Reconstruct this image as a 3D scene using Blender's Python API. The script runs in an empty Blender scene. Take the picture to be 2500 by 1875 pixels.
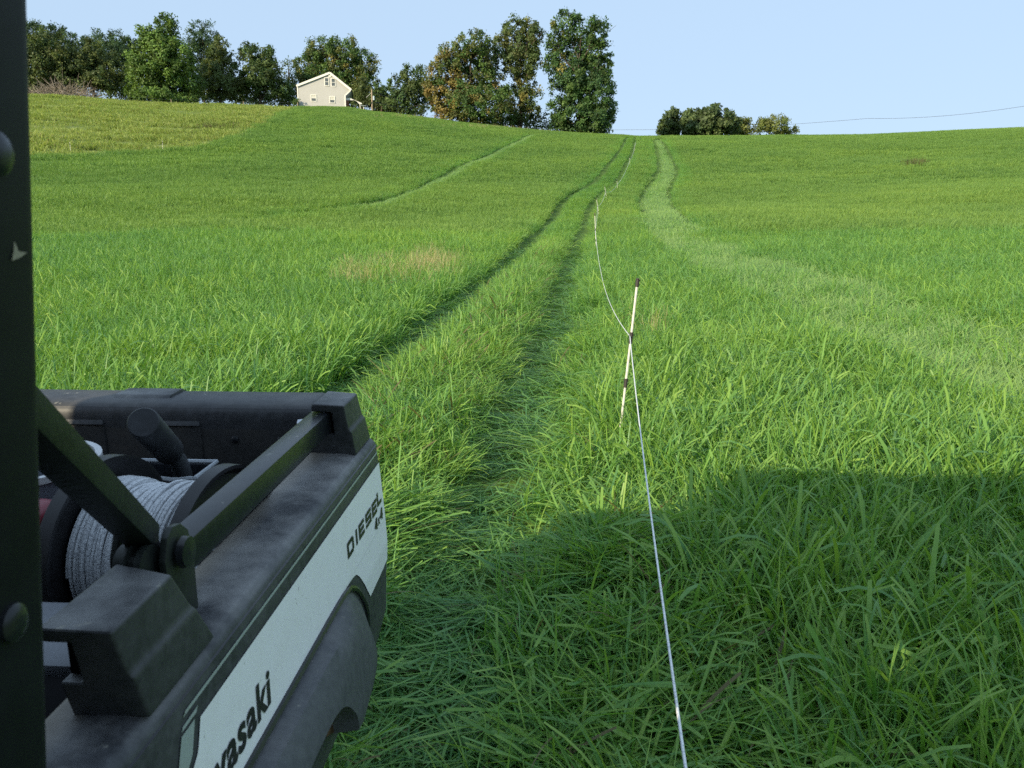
import bpy, bmesh, math, random
import numpy as np
from mathutils import Matrix, Vector

random.seed(7)
RNG = np.random.default_rng(11)
scene = bpy.context.scene
COL = scene.collection

# ------------------------------------------------------------------ camera
EYE = np.array([0.0, 0.0, 1.70])
FPX, CX, CY = 2022.0, 1250.0, 937.5
PITCH = math.radians(10.0)
cam_d = bpy.data.cameras.new("camera")
cam = bpy.data.objects.new("camera", cam_d)
COL.objects.link(cam)
cam.location = EYE
cam.rotation_euler = (math.pi / 2 - PITCH, 0, 0)
cam_d.sensor_width = 36.0
cam_d.lens = 36.0 * FPX / 2500.0
cam_d.clip_start = 0.05
cam_d.clip_end = 4000.0
cam_d.dof.use_dof = True
cam_d.dof.focus_distance = 6.0
cam_d.dof.aperture_fstop = 16.0
scene.camera = cam

# ------------------------------------------------------------------ light
SUN_AZ = math.radians(50.0)      # behind the camera, to its left
SUN_EL = math.radians(20.5)
to_sun = Vector((-math.cos(SUN_AZ) * math.cos(SUN_EL), -math.sin(SUN_AZ) * math.cos(SUN_EL), math.sin(SUN_EL)))
world = bpy.data.worlds.new("World")
scene.world = world
world.use_nodes = True
wn = world.node_tree
sky = wn.nodes.new('ShaderNodeTexSky')
sky.sky_type = 'NISHITA'
sky.sun_disc = False
sky.sun_elevation = SUN_EL
sky.sun_rotation = math.atan2(to_sun.x, to_sun.y)
sky.altitude = 200
sky.air_density = 1.0
sky.dust_density = 1.6
sky.ozone_density = 2.2
# hazy morning air evens the sky out
hz = wn.nodes.new('ShaderNodeMix'); hz.data_type = 'RGBA'; hz.inputs[0].default_value = .88
wn.links.new(sky.outputs[0], hz.inputs[6]); hz.inputs[7].default_value = (2.42, 3.22, 4.2, 1)
wn.links.new(hz.outputs[2], wn.nodes['Background'].inputs[0])
wn.nodes['Background'].inputs[1].default_value = 0.140
sun_d = bpy.data.lights.new("sun", 'SUN')
sun_d.energy = 3.9
sun_d.angle = math.radians(0.6)
sun_d.color = (1.0, 0.86, 0.61)
sun = bpy.data.objects.new("sun", sun_d)
COL.objects.link(sun)
sun.rotation_euler = to_sun.to_track_quat('Z', 'Y').to_euler()
scene.view_settings.view_transform = 'Standard'
scene.view_settings.look = 'None'
scene.view_settings.gamma = 1.0
scene.view_settings.use_curve_mapping = False
scene.view_settings.exposure = 0.70
scene.cycles.use_denoising = False
scene.cycles.max_bounces = 6
scene.cycles.diffuse_bounces = 3
scene.cycles.transmission_bounces = 4
scene.cycles.transparent_max_bounces = 4
scene.cycles.use_adaptive_sampling = True
scene.cycles.adaptive_threshold = 0.02

# ------------------------------------------------------------------ helpers
def tag(o, label=None, cat=None, group=None, kind=None):
    if label: o['label'] = label
    if cat: o['category'] = cat
    if group: o['group'] = group
    if kind: o['kind'] = kind
    return o

def empty(name, loc=(0, 0, 0), label=None, cat=None, group=None, rot=None):
    o = bpy.data.objects.new(name, None)
    o.empty_display_size = 0.2
    COL.objects.link(o)
    if rot is not None:
        o.matrix_world = Matrix.Translation(Vector(loc)) @ rot.to_4x4()
    else:
        o.location = loc
    return tag(o, label, cat, group)

def np_mesh(name, verts, faces, smooth=False):
    """verts (n,3), faces (m,k) arrays with one k, or list of tuples"""
    me = bpy.data.meshes.new(name)
    verts = np.asarray(verts, dtype=np.float32)
    if isinstance(faces, np.ndarray):
        m, k = faces.shape
        me.vertices.add(len(verts)); me.vertices.foreach_set('co', verts.ravel())
        me.loops.add(m * k); me.loops.foreach_set('vertex_index', faces.astype(np.int32).ravel())
        me.polygons.add(m)
        me.polygons.foreach_set('loop_start', np.arange(0, m * k, k, dtype=np.int32))
        me.update(calc_edges=True)
    else:
        me.from_pydata([tuple(v) for v in verts.tolist()], [], faces)
        me.update()
    if smooth:
        me.polygons.foreach_set('use_smooth', np.ones(len(me.polygons), dtype=bool))
    return me

def link(name, me, mat=None, parent=None):
    o = bpy.data.objects.new(name, me)
    COL.objects.link(o)
    if mat is not None:
        me.materials.clear(); me.materials.append(mat)
    if parent is not None: o.parent = parent
    return o

class MB:
    """collects simple solids, builds one mesh object"""
    def __init__(s): s.v = []; s.f = []
    def add(s, vs, fs):
        n = len(s.v); s.v += [tuple(map(float, p)) for p in vs]; s.f += [tuple(n + i for i in q) for q in fs]; return s
    def hexa(s, c):      # 8 corners: bottom 4 ccw, top 4 ccw
        return s.add(c, [(3, 2, 1, 0), (4, 5, 6, 7), (0, 1, 5, 4), (1, 2, 6, 5), (2, 3, 7, 6), (3, 0, 4, 7)])
    def box(s, a, b):
        (x0, y0, z0), (x1, y1, z1) = a, b
        return s.hexa([(x0, y0, z0), (x1, y0, z0), (x1, y1, z0), (x0, y1, z0), (x0, y0, z1), (x1, y0, z1), (x1, y1, z1), (x0, y1, z1)])
    def prism(s, poly, axis, a, b):
        """poly in the two other axes (ordered), extruded along axis from a to b"""
        n = len(poly)
        def P(p, t):
            q = list(p); q.insert(axis, t); return q
        vs = [P(p, a) for p in poly] + [P(p, b) for p in poly]
        fs = [tuple(range(n))[::-1], tuple(range(n, 2 * n))] + [(i, (i + 1) % n, n + (i + 1) % n, n + i) for i in range(n)]
        return s.add(vs, fs)
    def tube(s, pts, rad, n=8, caps=True, square=False, up=(0, 0, 1)):
        pts = [np.array(p, float) for p in pts]
        rads = rad if hasattr(rad, '__len__') else [rad] * len(pts)
        vs = []; fs = []
        e1p = None
        for i, p in enumerate(pts):
            d = pts[min(i + 1, len(pts) - 1)] - pts[max(i - 1, 0)]
            d /= (np.linalg.norm(d) + 1e-12)
            if e1p is None:
                w = np.array(up, float)
                if abs(d @ w) > .95: w = np.array([1., 0, 0])
                e1 = np.cross(d, w)
            else: e1 = e1p - d * (d @ e1p)
            e1 /= np.linalg.norm(e1); e2 = np.cross(d, e1); e1p = e1
            for k in range(n):
                a = 2 * math.pi * k / n + (math.pi / 4 if square else 0)
                vs.append(p + rads[i] * (math.cos(a) * e1 + math.sin(a) * e2))
        for i in range(len(pts) - 1):
            for k in range(n):
                a, b = i * n + k, i * n + (k + 1) % n
                fs.append((a, b, b + n, a + n))
        if caps:
            fs.append(tuple(range(n))[::-1]); fs.append(tuple(range((len(pts) - 1) * n, len(pts) * n)))
        return s.add(vs, fs)
    def lathe(s, o, ax, prof, n=32):
        """prof: list of (dist along axis, radius); closed if ends at radius 0"""
        o = np.array(o, float); ax = np.array(ax, float); ax /= np.linalg.norm(ax)
        w = np.array([0, 0, 1.]) if abs(ax[2]) < .9 else np.array([1., 0, 0])
        e1 = np.cross(ax, w); e1 /= np.linalg.norm(e1); e2 = np.cross(ax, e1)
        vs = []; fs = []
        for t, r in prof:
            for k in range(n):
                a = 2 * math.pi * k / n
                vs.append(o + ax * t + r * (math.cos(a) * e1 + math.sin(a) * e2))
        for i in range(len(prof) - 1):
            for k in range(n):
                a, b = i * n + k, i * n + (k + 1) % n
                fs.append((a, b, b + n, a + n))
        return s.add(vs, fs)
    def build(s, name, mat, parent=None, bevel=0, seg=2, smooth=True, off=None):
        vs = s.v
        if off is not None: vs = [(a - off[0], b - off[1], c - off[2]) for a, b, c in vs]
        me = bpy.data.meshes.new(name)
        me.from_pydata(vs, [], s.f)
        bm = bmesh.new(); bm.from_mesh(me)
        bmesh.ops.recalc_face_normals(bm, faces=bm.faces)
        if bevel:
            ed = [e for e in bm.edges if len(e.link_faces) == 2 and e.calc_face_angle(0) > .35]
            bmesh.ops.bevel(bm, geom=ed, offset=bevel, segments=seg, profile=.6, affect='EDGES', clamp_overlap=True)
        for f in bm.faces: f.smooth = smooth
        bm.to_mesh(me); bm.free()
        if smooth:
            try: me.set_sharp_from_angle(angle=math.radians(38))
            except Exception: pass
        return link(name, me, mat, parent)

# materials ----------------------------------------------------------
def new_mat(name):
    m = bpy.data.materials.new(name); m.use_nodes = True
    nt = m.node_tree
    return m, nt, nt.nodes['Principled BSDF'], nt.nodes['Material Output']

def N(nt, t, **kw):
    n = nt.nodes.new(t)
    for k, v in kw.items(): setattr(n, k, v)
    return n

def ramp(nt, fac, stops):
    r = N(nt, 'ShaderNodeValToRGB')
    el = r.color_ramp.elements
    while len(el) < len(stops): el.new(.5)
    for e, (p, c) in zip(el, stops):
        e.position = p; e.color = (*c, 1)
    nt.links.new(fac, r.inputs[0])
    return r.outputs[0]

def mixc(nt, a, b, fac, mode='MIX'):
    m = N(nt, 'ShaderNodeMix', data_type='RGBA', blend_type=mode)
    for i, v in ((6, a), (7, b)):
        if isinstance(v, tuple): m.inputs[i].default_value = (*v, 1)
        else: nt.links.new(v, m.inputs[i])
    if isinstance(fac, (int, float)): m.inputs[0].default_value = fac
    else: nt.links.new(fac, m.inputs[0])
    return m.outputs[2]

def noise(nt, scale, detail=3, rough=.55, vec=None, out=0):
    n = N(nt, 'ShaderNodeTexNoise')
    n.inputs['Scale'].default_value = scale; n.inputs['Detail'].default_value = detail; n.inputs['Roughness'].default_value = rough
    if vec is not None: nt.links.new(vec, n.inputs['Vector'])
    return n.outputs[out]

def obj_co(nt): return N(nt, 'ShaderNodeTexCoord').outputs['Object']
def world_co(nt): return N(nt, 'ShaderNodeNewGeometry').outputs['Position']

def bump(nt, bsdf, h, strength=.3, dist=.01):
    b = N(nt, 'ShaderNodeBump'); b.inputs['Strength'].default_value = strength; b.inputs['Distance'].default_value = dist
    nt.links.new(h, b.inputs['Height']); nt.links.new(b.outputs[0], bsdf.inputs['Normal'])

def plain(name, c, rough=.6, spec=.4, nscale=None, namt=.15, bscale=None, bstr=.2, metal=0):
    m, nt, b, o = new_mat(name)
    b.inputs['Roughness'].default_value = rough; b.inputs['Specular IOR Level'].default_value = spec; b.inputs['Metallic'].default_value = metal
    if nscale:
        nz = noise(nt, nscale, 4, .6, obj_co(nt))
        lo = tuple(x * (1 - namt) for x in c); hi = tuple(min(1, x * (1 + namt)) for x in c)
        nt.links.new(ramp(nt, nz, [(.3, lo), (.7, hi)]), b.inputs['Base Color'])
    else: b.inputs['Base Color'].default_value = (*c, 1)
    if bscale: bump(nt, b, noise(nt, bscale, 3, .6, obj_co(nt)), bstr)
    return m

# ------------------------------------------------------------------ terrain
def px_ray(px, py):
    d = np.array([(px - CX) / FPX, 0, 0]) + (CY - py) / FPX * np.array([0, math.sin(PITCH), math.cos(PITCH)]) \
        + np.array([0, math.cos(PITCH), -math.sin(PITCH)])
    return d

KN = [(0, 0), (5, .24), (10, .5), (23, 1.25), (41, 2.6), (60, 4.5), (80, 7.2), (100, 10.3), (120, 13.6), (140, 16.5),
      (160, 18.5), (200, 19.5), (300, 18), (700, 8)]
RG = np.arange(0, 700, .5)
_zb = np.interp(RG, *zip(*KN))
_k = np.exp(-(np.arange(-30, 31) / 14.) ** 2); _k /= _k.sum()
_zs = np.convolve(np.pad(_zb, 30, mode='edge'), _k, 'valid')
_w = np.clip((RG - 4) / 10, 0, 1)
ZB = _zb * (1 - _w) + _zs * _w
def sstep(a, b, x):
    t = np.clip((x - a) / (b - a), 0, 1); return t * t * (3 - 2 * t)
CREST = [(0, 230), (120, 231), (230, 240), (410, 251), (580, 255), (720, 260), (780, 259), (850, 261), (900, 270), (960, 276),
         (1000, 281), (1100, 295), (1200, 305), (1300, 316), (1400, 322), (1490, 327), (1560, 332), (1650, 331), (1900, 329),
         (2100, 328), (2250, 322), (2400, 314), (2500, 311)]
_A = []; _K = []
for _p in CREST:
    d = px_ray(*_p); hh = math.hypot(d[0], d[1]); T = d[2] / hh
    m = (RG > 60) & (RG < 220)
    kk = ((T * RG[m] + 1.70 - .36) / ZB[m] - 1) / sstep(12, 92, RG[m]) + 1
    _A.append(math.atan2(d[0], d[1])); _K.append(kk.min())

def ground(x, y):
    x = np.asarray(x, float); y = np.asarray(y, float)
    r = np.hypot(x, y); a = np.arctan2(x, y)
    zb = np.interp(r, RG, ZB)
    k = np.interp(a, _A, _K)
    z = zb * (1 + (k - 1) * sstep(12, 92, r))
    c = 1 - 1.12 * sstep(math.radians(50), math.radians(150), np.abs(a))
    und = .10 * np.sin(x * .31 + y * .11 + 1.3) + .09 * np.sin(y * .27 - x * .17) + .12 * np.sin(x * .12 - y * .085 + 2.) \
        + .05 * np.sin(x * .9 + 1.7 * np.sin(y * .35)) * np.cos(y * .62)
    und = und * sstep(12, 40, r) * (1 - sstep(105, 130, r))
    return z * c + und

def gz(x, y): return float(ground(x, y))

def gp(px, py, h=.25):
    """the ground point seen at a place of the photograph (grass height h)"""
    d = px_ray(px, py); hz = math.hypot(d[0], d[1]); d = d / hz
    r = np.concatenate([np.arange(1.2, 40, .02), np.arange(40, 146, .1)])
    z = ground(d[0] * r, d[1] * r) + h
    hit = np.nonzero(EYE[2] + d[2] * r < z)[0]
    rr = r[hit[0]] if len(hit) else 144.0
    return (d[0] * rr, d[1] * rr)

K22 = 2500.0 / 2212.0
def poly22(pts, h=.25): return np.array([gp(a * K22, b * K22, h) for a, b in pts])

def resample(p, step=1.0):
    p = np.asarray(p); seg = np.hypot(*np.diff(p, axis=0).T); t = np.concatenate([[0], np.cumsum(seg)])
    n = max(2, int(t[-1] / step)); q = np.linspace(0, t[-1], n)
    o = np.stack([np.interp(q, t, p[:, 0]), np.interp(q, t, p[:, 1])], 1)
    for _ in range(2): o[1:-1] = .25 * o[:-2] + .5 * o[1:-1] + .25 * o[2:]
    return o

def dist_poly(P, poly):
    """distance, signed side, nearest direction angle and arclength fraction of points P to polyline"""
    best = np.full(len(P), 1e9); ang = np.zeros(len(P)); sgn = np.zeros(len(P)); fr = np.zeros(len(P))
    n = len(poly) - 1
    for i in range(n):
        a = poly[i]; b = poly[i + 1]; ab = b - a; L2 = ab @ ab + 1e-9
        t = np.clip(((P - a) @ ab) / L2, 0, 1)
        q = P - (a + t[:, None] * ab); d = np.hypot(q[:, 0], q[:, 1])
        m = d < best
        best[m] = d[m]; ang[m] = math.atan2(ab[1], ab[0]); sgn[m] = np.sign(ab[0] * q[m, 1] - ab[1] * q[m, 0]); fr[m] = (i + t[m]) / n
    return best, sgn, ang, fr

# tyre tracks pressed into the grass
RUT_L = poly22([(1354, 297), (1343, 318), (1308, 368), (1258, 408), (1212, 441), (1196, 467), (1168, 497), (1112, 548), (1062, 590),
                (1005, 634), (945, 679), (895, 720), (830, 762), (755, 803), (690, 842)], .1)
RUT_R = poly22([(1373, 297), (1366, 330), (1342, 378), (1302, 415), (1277, 443), (1267, 472), (1254, 514), (1236, 565), (1221, 615),
                (1203, 675), (1180, 735), (1150, 802), (1128, 862), (1100, 925), (1075, 990), (1045, 1060), (1015, 1130), (985, 1200),
                (955, 1280), (920, 1370)], .1)
RUT_L = np.vstack([RUT_L, [(-1.55, 2.6), (-1.45, .4)]])
RUT_R = np.vstack([RUT_R, [(-.38, 1.6), (-.42, .3)]])
T2_L = poly22([(1412, 300), (1422, 335), (1425, 365), (1405, 390), (1390, 415), (1383, 435), (1395, 460)], .2)
T2_R = poly22([(1425, 300), (1447, 335), (1460, 365), (1455, 385), (1443, 410), (1445, 430), (1465, 455), (1490, 480)], .2)
T2_C = poly22([(1418, 300), (1437, 350), (1442, 375), (1425, 405), (1415, 430), (1430, 460), (1470, 500), (1530, 530), (1620, 565),
               (1740, 600), (1850, 640), (1960, 672), (2080, 712), (2300, 775)], .3)
T3 = poly22([(1145, 290), (1100, 312), (1040, 340), (980, 365), (920, 395), (870, 418), (820, 435), (740, 446), (600, 462), (500, 474)], .2)
RUT_L, RUT_R, T2_L, T2_R, T2_C, T3 = [resample(p) for p in (RUT_L, RUT_R, T2_L, T2_R, T2_C, T3)]
# pale field up on the left
EDGE = poly22([(-120, 362), (0, 348), (60, 341), (160, 335), (280, 328), (400, 325), (440, 320), (500, 300), (560, 272), (610, 247), (642, 234)], .1)
FIELD = np.vstack([EDGE, [(EDGE[-1][0] * 1.25, EDGE[-1][1] * 1.25), (-220, 160), (-160, 40)]])

def in_field(P):
    x = P[:, 0] + .25 * np.sin(P[:, 1] * 1.3) + .25 * np.sin(P[:, 0] * 2.7 + P[:, 1]); y = P[:, 1] + .25 * np.sin(P[:, 0] * 1.1 + 1) + .2 * np.sin(P[:, 0] * 3.1 - P[:, 1] * 1.9); c = np.zeros(len(P), bool); n = len(FIELD)
    for i in range(n):
        x0, y0 = FIELD[i]; x1, y1 = FIELD[(i + 1) % n]
        m = (y0 > y) != (y1 > y)
        with np.errstate(divide='ignore', invalid='ignore'):
            xi = (x1 - x0) * (y - y0) / (y1 - y0) + x0
        c ^= m & (x < xi)
    return c

def build_ground():
    az = np.concatenate([np.radians(np.arange(-180, -48, 3.0)), np.radians(np.arange(-48, 48, .3)), np.radians(np.arange(48, 180, 3.0))])
    rr = np.concatenate([[.02], np.geomspace(.4, 690, 210)])
    A, Rr = np.meshgrid(az, rr)
    X = np.sin(A) * Rr; Y = np.cos(A) * Rr; Z = ground(X, Y)
    P = np.stack([X.ravel(), Y.ravel()], 1)
    # wheel ruts are pressed a little into the soil
    d1 = dist_poly(P, RUT_L)[0]; d2 = dist_poly(P, RUT_R)[0]
    Zf = Z.ravel() - .05 * np.exp(-(np.minimum(d1, d2) / .25) ** 2)
    nr, na = A.shape
    i, j = np.meshgrid(np.arange(nr - 1), np.arange(na), indexing='ij')
    j2 = (j + 1) % na
    F = np.stack([i * na + j, i * na + j2, (i + 1) * na + j2, (i + 1) * na + j], -1).reshape(-1, 4)
    me = np_mesh('ground', np.column_stack([P, Zf]), F[:, ::-1].copy(), True)
    at = me.attributes.new('pale', 'FLOAT', 'POINT')
    at.data.foreach_set('value', in_field(P).astype(np.float32))
    m, nt, b, o = new_mat('soil_and_thatch')
    a = N(nt, 'ShaderNodeAttribute', attribute_name='pale')
    co = world_co(nt)
    n1 = noise(nt, 1.2, 6, .7, co); n2 = noise(nt, 14, 4, .6, co)
    green = ramp(nt, n1, [(.3, (.07, .14, .03)), (.7, (.11, .19, .04))])
    green = mixc(nt, green, (.055, .045, .022), ramp(nt, n2, [(.45, (0, 0, 0)), (.7, (.6, .6, .6))]))
    pale = ramp(nt, n1, [(.3, (.15, .20, .06)), (.7, (.25, .30, .10))])
    nt.links.new(mixc(nt, green, pale, a.outputs['Fac']), b.inputs['Base Color'])
    b.inputs['Roughness'].default_value = .95; b.inputs['Specular IOR Level'].default_value = .1
    bump(nt, b, n2, .6, .05)
    tag(link('ground', me, m), kind='structure')
build_ground()

# ------------------------------------------------------------------ trees
def wpt(px, rng, py=None):
    """a place at horizontal range rng in the direction of photo column px (and its height for row py)"""
    d = px_ray(px, 250 if py is None else py); h = math.hypot(d[0], d[1])
    x, y = d[0] / h * rng, d[1] / h * rng
    return x, y, EYE[2] + d[2] / h * rng

def leaf_mat():
    m, nt, b, o = new_mat('leaves')
    a = N(nt, 'ShaderNodeAttribute', attribute_name='leafcol')
    b.inputs['Roughness'].default_value = .55; b.inputs['Specular IOR Level'].default_value = .3
    nt.links.new(a.outputs['Color'], b.inputs['Base Color'])
    t = N(nt, 'ShaderNodeBsdfTranslucent')
    nt.links.new(mixc(nt, a.outputs['Color'], (1.25, 1.2, .6), 1.0, 'MULTIPLY'), t.inputs[0])
    mx = N(nt, 'ShaderNodeMixShader'); mx.inputs[0].default_value = .33
    nt.links.new(b.outputs[0], mx.inputs[1]); nt.links.new(t.outputs[0], mx.inputs[2]); nt.links.new(mx.outputs[0], o.inputs[0])
    return m
LEAF = leaf_mat()
BARK = plain('bark', (.085, .066, .05), .9, .2, 3, .35, 12, .5)

def leaves(name, centers, crad, per, lsize, colfn, parent, elong=1.6, droop=0.0, seed=0, flat=1.0, outw=None):
    """a crown: kite-shaped leaf sprays around cluster centres"""
    rg = np.random.default_rng(seed)
    n = len(centers)
    cnt = rg.poisson(per, n) + 3
    ci = np.repeat(np.arange(n), cnt); M = len(ci)
    off = rg.normal(size=(M, 3)); off /= np.linalg.norm(off, axis=1)[:, None] + 1e-9
    off *= (rg.random(M) ** .6)[:, None] * crad[ci][:, None]
    off[:, 2] *= flat
    pos = centers[ci] + off
    out = off / (np.linalg.norm(off, axis=1)[:, None] + 1e-6)
    d = rg.normal(size=(M, 3)) * .75 + out * .9 + np.array([0, 0, -droop]); d /= np.linalg.norm(d, axis=1)[:, None]
    nrm = rg.normal(size=(M, 3)) * .42 + out * .75 + np.array([0, 0, .25])
    if outw is not None: nrm = nrm + outw[ci] * .75
    w = np.cross(d, nrm); w /= np.linalg.norm(w, axis=1)[:, None] + 1e-9
    L = lsize * (.6 + .9 * rg.random(M)); W = L / elong * .5
    nn = np.cross(w, d)
    v = np.empty((M, 4, 3))
    v[:, 0] = pos - d * (L / 2)[:, None]
    v[:, 1] = pos + w * W[:, None] + nn * (W * .3)[:, None]
    v[:, 2] = pos + d * (L / 2)[:, None]
    v[:, 3] = pos - w * W[:, None] + nn * (W * .3)[:, None]
    me = np_mesh(name, v.reshape(-1, 3), np.arange(M * 4).reshape(M, 4))
    col = colfn(centers, ci, pos, rg)
    c4 = np.ones((M, 4, 4), np.float32); c4[:, :, :3] = col[:, None, :]
    at = me.attributes.new('leafcol', 'FLOAT_COLOR', 'POINT')
    at.data.foreach_set('color', c4.reshape(-1))
    return link(name, me, LEAF, parent)

GREENS = dict(
    pine=[(0.049, 0.096, 0.037), (0.074, 0.124, 0.044), (0.060, 0.109, 0.058)],
    olive0=[(0.131, 0.145, 0.048), (0.166, 0.173, 0.058), (0.108, 0.132, 0.044)],
    olive=[(.100, .135, .046), (.125, .160, .054), (.080, .120, .042)],
    maple=[(.105, .185, .042), (.135, .220, .048), (.090, .160, .038)],
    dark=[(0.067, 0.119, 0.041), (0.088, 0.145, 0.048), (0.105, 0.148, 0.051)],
    oak=[(0.079, 0.148, 0.041), (0.105, 0.178, 0.048), (0.140, 0.165, 0.054)],
    bronze0=[(0.149, 0.157, 0.054), (0.193, 0.165, 0.058), (0.123, 0.148, 0.051)],
    bronze=[(.105, .150, .050), (.140, .160, .055), (.090, .140, .048)],
    poplar=[(.070, .140, .042), (.105, .175, .048), (.055, .115, .040)],
    yellowing=[(.145, .180, .050), (.170, .195, .055), (.120, .165, .048)],
    holly=[(.095, .140, .052), (.115, .160, .060), (.082, .125, .050)])
AUTUMN = np.array([(.30, .215, .070), (.34, .25, .085), (.25, .20, .065)])
YELLOW = np.array([(.25, .23, .06), (.28, .25, .07)])

def tree(name, label, rng, lobes, pal, seed, base=None, leaf=.34, per=60, dens=1.0, gap=.12, autumn=None, cat='tree', group=None,
         elong=1.6, droop=0., crad=None, trunk_r=.28, flat=1.0, low=None, limbs=True):
    rg = np.random.default_rng(seed)
    L = np.array(lobes, float)
    bx = base if base is not None else float(np.average(L[:, 0], weights=L[:, 2] * L[:, 3]))
    ox, oy, _ = wpt(bx, rng); oz = gz(ox, oy)
    t = empty(name, (ox, oy, oz - .1), label, cat, group)
    vd = np.array([ox, oy]) / math.hypot(ox, oy)          # away from the camera
    cs = []; cr = []; lobec = []; ow = []
    for (cx, cy, rx, ry) in L:
        x, y, z = wpt(cx, rng, cy)
        sc = rng / FPX / 1.03
        RX, RZ = rx * sc, ry * sc
        RY = RX * rg.uniform(.8, 1.05)
        dep = rg.normal() * RX * .35
        c0 = np.array([x + vd[0] * dep, y + vd[1] * dep, z]); lobec.append(c0)
        area = 4 * math.pi * ((RX * RZ) ** 1.6 / 1.5 + (RX * RY) ** 1.6 / 3 + (RY * RZ) ** 1.6 / 3) ** (1 / 1.6) * .75
        k = int(area * 0.62 * dens) + 6
        d = rg.normal(size=(k, 3)); d /= np.linalg.norm(d, axis=1)[:, None]
        q = rg.random(k); fr = np.where(q < .72, .80 + .22 * rg.random(k), .25 + .55 * rg.random(k))
        side = np.array([vd[1], -vd[0]])
        P = c0 + np.column_stack([d[:, 0] * RX * fr * side[0] + d[:, 1] * RY * fr * vd[0],
                                  d[:, 0] * RX * fr * side[1] + d[:, 1] * RY * fr * vd[1], d[:, 2] * RZ * fr])
        keep = rg.random(k) > gap
        P = P[keep]; qo = P - c0; ow.append(qo / (np.linalg.norm(qo, axis=1)[:, None] + 1e-6))
        cs.append(P); cr.append(np.full(len(P), crad or .85) * (.55 + .8 * rg.random(len(P))))
    C = np.vstack(cs); R_ = np.concatenate(cr); OW = np.vstack(ow)
    gnd = ground(C[:, 0], C[:, 1]); ok = C[:, 2] > gnd + .1
    C = C[ok]; R_ = R_[ok]; OW = OW[ok]
    pal_ = np.array(GREENS[pal])
    def colfn(cen, ci, pos, rg2):
        k = rg2.integers(0, len(pal_), len(cen)); cb = pal_[k] * (.65 + .7 * rg2.random((len(cen), 1)))
        if autumn:
            kind, fn = autumn
            A_ = AUTUMN if kind == 'orange' else YELLOW
            pr = fn(cen)
            m = rg2.random(len(cen)) < pr
            mixw = .45 + .55 * rg2.random((m.sum(), 1))
            cb[m] = cb[m] * (1 - mixw) + mixw * A_[rg2.integers(0, len(A_), m.sum())] * (.75 + .5 * rg2.random((m.sum(), 1)))
        return cb[ci] * (.8 + .4 * rg2.random((len(ci), 1)))
    org = np.array([ox, oy, oz - .1])
    leaves('crown', C - org, R_, per, leaf, lambda cen, ci, pos, r2: colfn(cen + org, ci, pos, r2), t, elong, droop, seed + 5, flat, OW)
    # trunk and limbs
    mb = MB()
    top = max(c[2] for c in lobec); H = top - oz
    lean = rg.normal(size=2) * .02 * H
    ctr = np.mean([c[:2] for c in lobec], axis=0)
    tp = []
    for f in np.linspace(0, 1, 7):
        tp.append(((ctr[0] - ox) * f * .8 + lean[0] * math.sin(f * 3), (ctr[1] - oy) * f * .8 + lean[1] * math.sin(f * 2.5), f * H))
    mb.tube(tp, [trunk_r * (1.25 - .35 * min(1, i)) * (1 - .14 * i) for i in range(7)], 8)
    if limbs:
        for c0 in lobec:
            e = c0 - org
            f = max(.12, min(.85, (e[2] / H) - .22 - .1 * rg.random()))
            s = np.array([np.interp(f, np.linspace(0, 1, 7), [q[k] for q in tp]) for k in range(3)])
            m1 = s + (e - s) * .5 + np.array([0, 0, -.08 * np.linalg.norm(e - s)])
            mb.tube([s, m1, e], [trunk_r * .45, trunk_r * .3, trunk_r * .12], 6)
            for _ in range(3):
                e2 = e + rg.normal(size=3) * np.linalg.norm(e - s) * .3
                mb.tube([m1, (m1 + e2) / 2 + rg.normal(size=3) * .2, e2], [trunk_r * .22, trunk_r * .15, trunk_r * .06], 5)
    mb.build('trunk', BARK, t)
    return t

G_LEFT = 'trees along the top of the pale field'
tree('pine_tree', 'darkest pine rising behind the leftmost olive tree', 174,
     [(40, 100, 40, 45), (75, 100, 38, 40), (112, 92, 36, 34), (152, 118, 26, 42), (60, 165, 50, 55), (140, 175, 40, 50)], 'pine', 21, group=G_LEFT, leaf=.35, elong=2.2, gap=.12)
tree('olive_tree', 'olive green bushy tree behind the left end of the brush pile', 162,
     [(115, 125, 42, 42), (85, 165, 40, 42), (142, 165, 36, 42), (112, 200, 55, 34)], 'olive', 22, group=G_LEFT)
tree('pine_tree', 'dark blue green pine group top between olive tree and bright maple', 174,
     [(245, 106, 36, 30), (198, 122, 34, 35), (290, 112, 28, 30), (318, 132, 26, 34), (260, 150, 60, 45), (305, 180, 42, 50)], 'pine', 23, group=G_LEFT, leaf=.35, elong=2.4, gap=.12)
tree('spruce_tree', 'olive spruce with bare lower trunk right of the brush pile', 161,
     [(215, 138, 36, 36), (188, 168, 46, 38), (250, 170, 48, 38), (215, 196, 72, 26)], 'olive', 24, base=232, group=G_LEFT, gap=.15)
tree('maple_tree', 'tall bright green cone shaped maple in the left tree line', 155,
     [(405, 75, 26, 34), (358, 98, 20, 32), (395, 115, 48, 38), (372, 150, 55, 38), (420, 150, 50, 42), (358, 190, 52, 34), (432, 195, 56, 38), (395, 222, 78, 30), (395, 240, 70, 12)],
     'maple', 25, group=G_LEFT, leaf=.35, gap=.03)
tree('pine_tree', 'feathery grey green pine peeking out right of the bright maple', 174,
     [(495, 100, 36, 34), (478, 140, 40, 40), (516, 142, 30, 40), (500, 190, 50, 50)], 'pine', 26, group=G_LEFT, leaf=.35, elong=2.4, gap=.12)
tree('spruce_tree', 'brownish spruce between the bright maple and the dark trees by the house', 162,
     [(540, 125, 24, 27), (535, 160, 40, 38), (525, 198, 46, 38), (550, 215, 44, 32)], 'olive', 27, group=G_LEFT)
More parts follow.
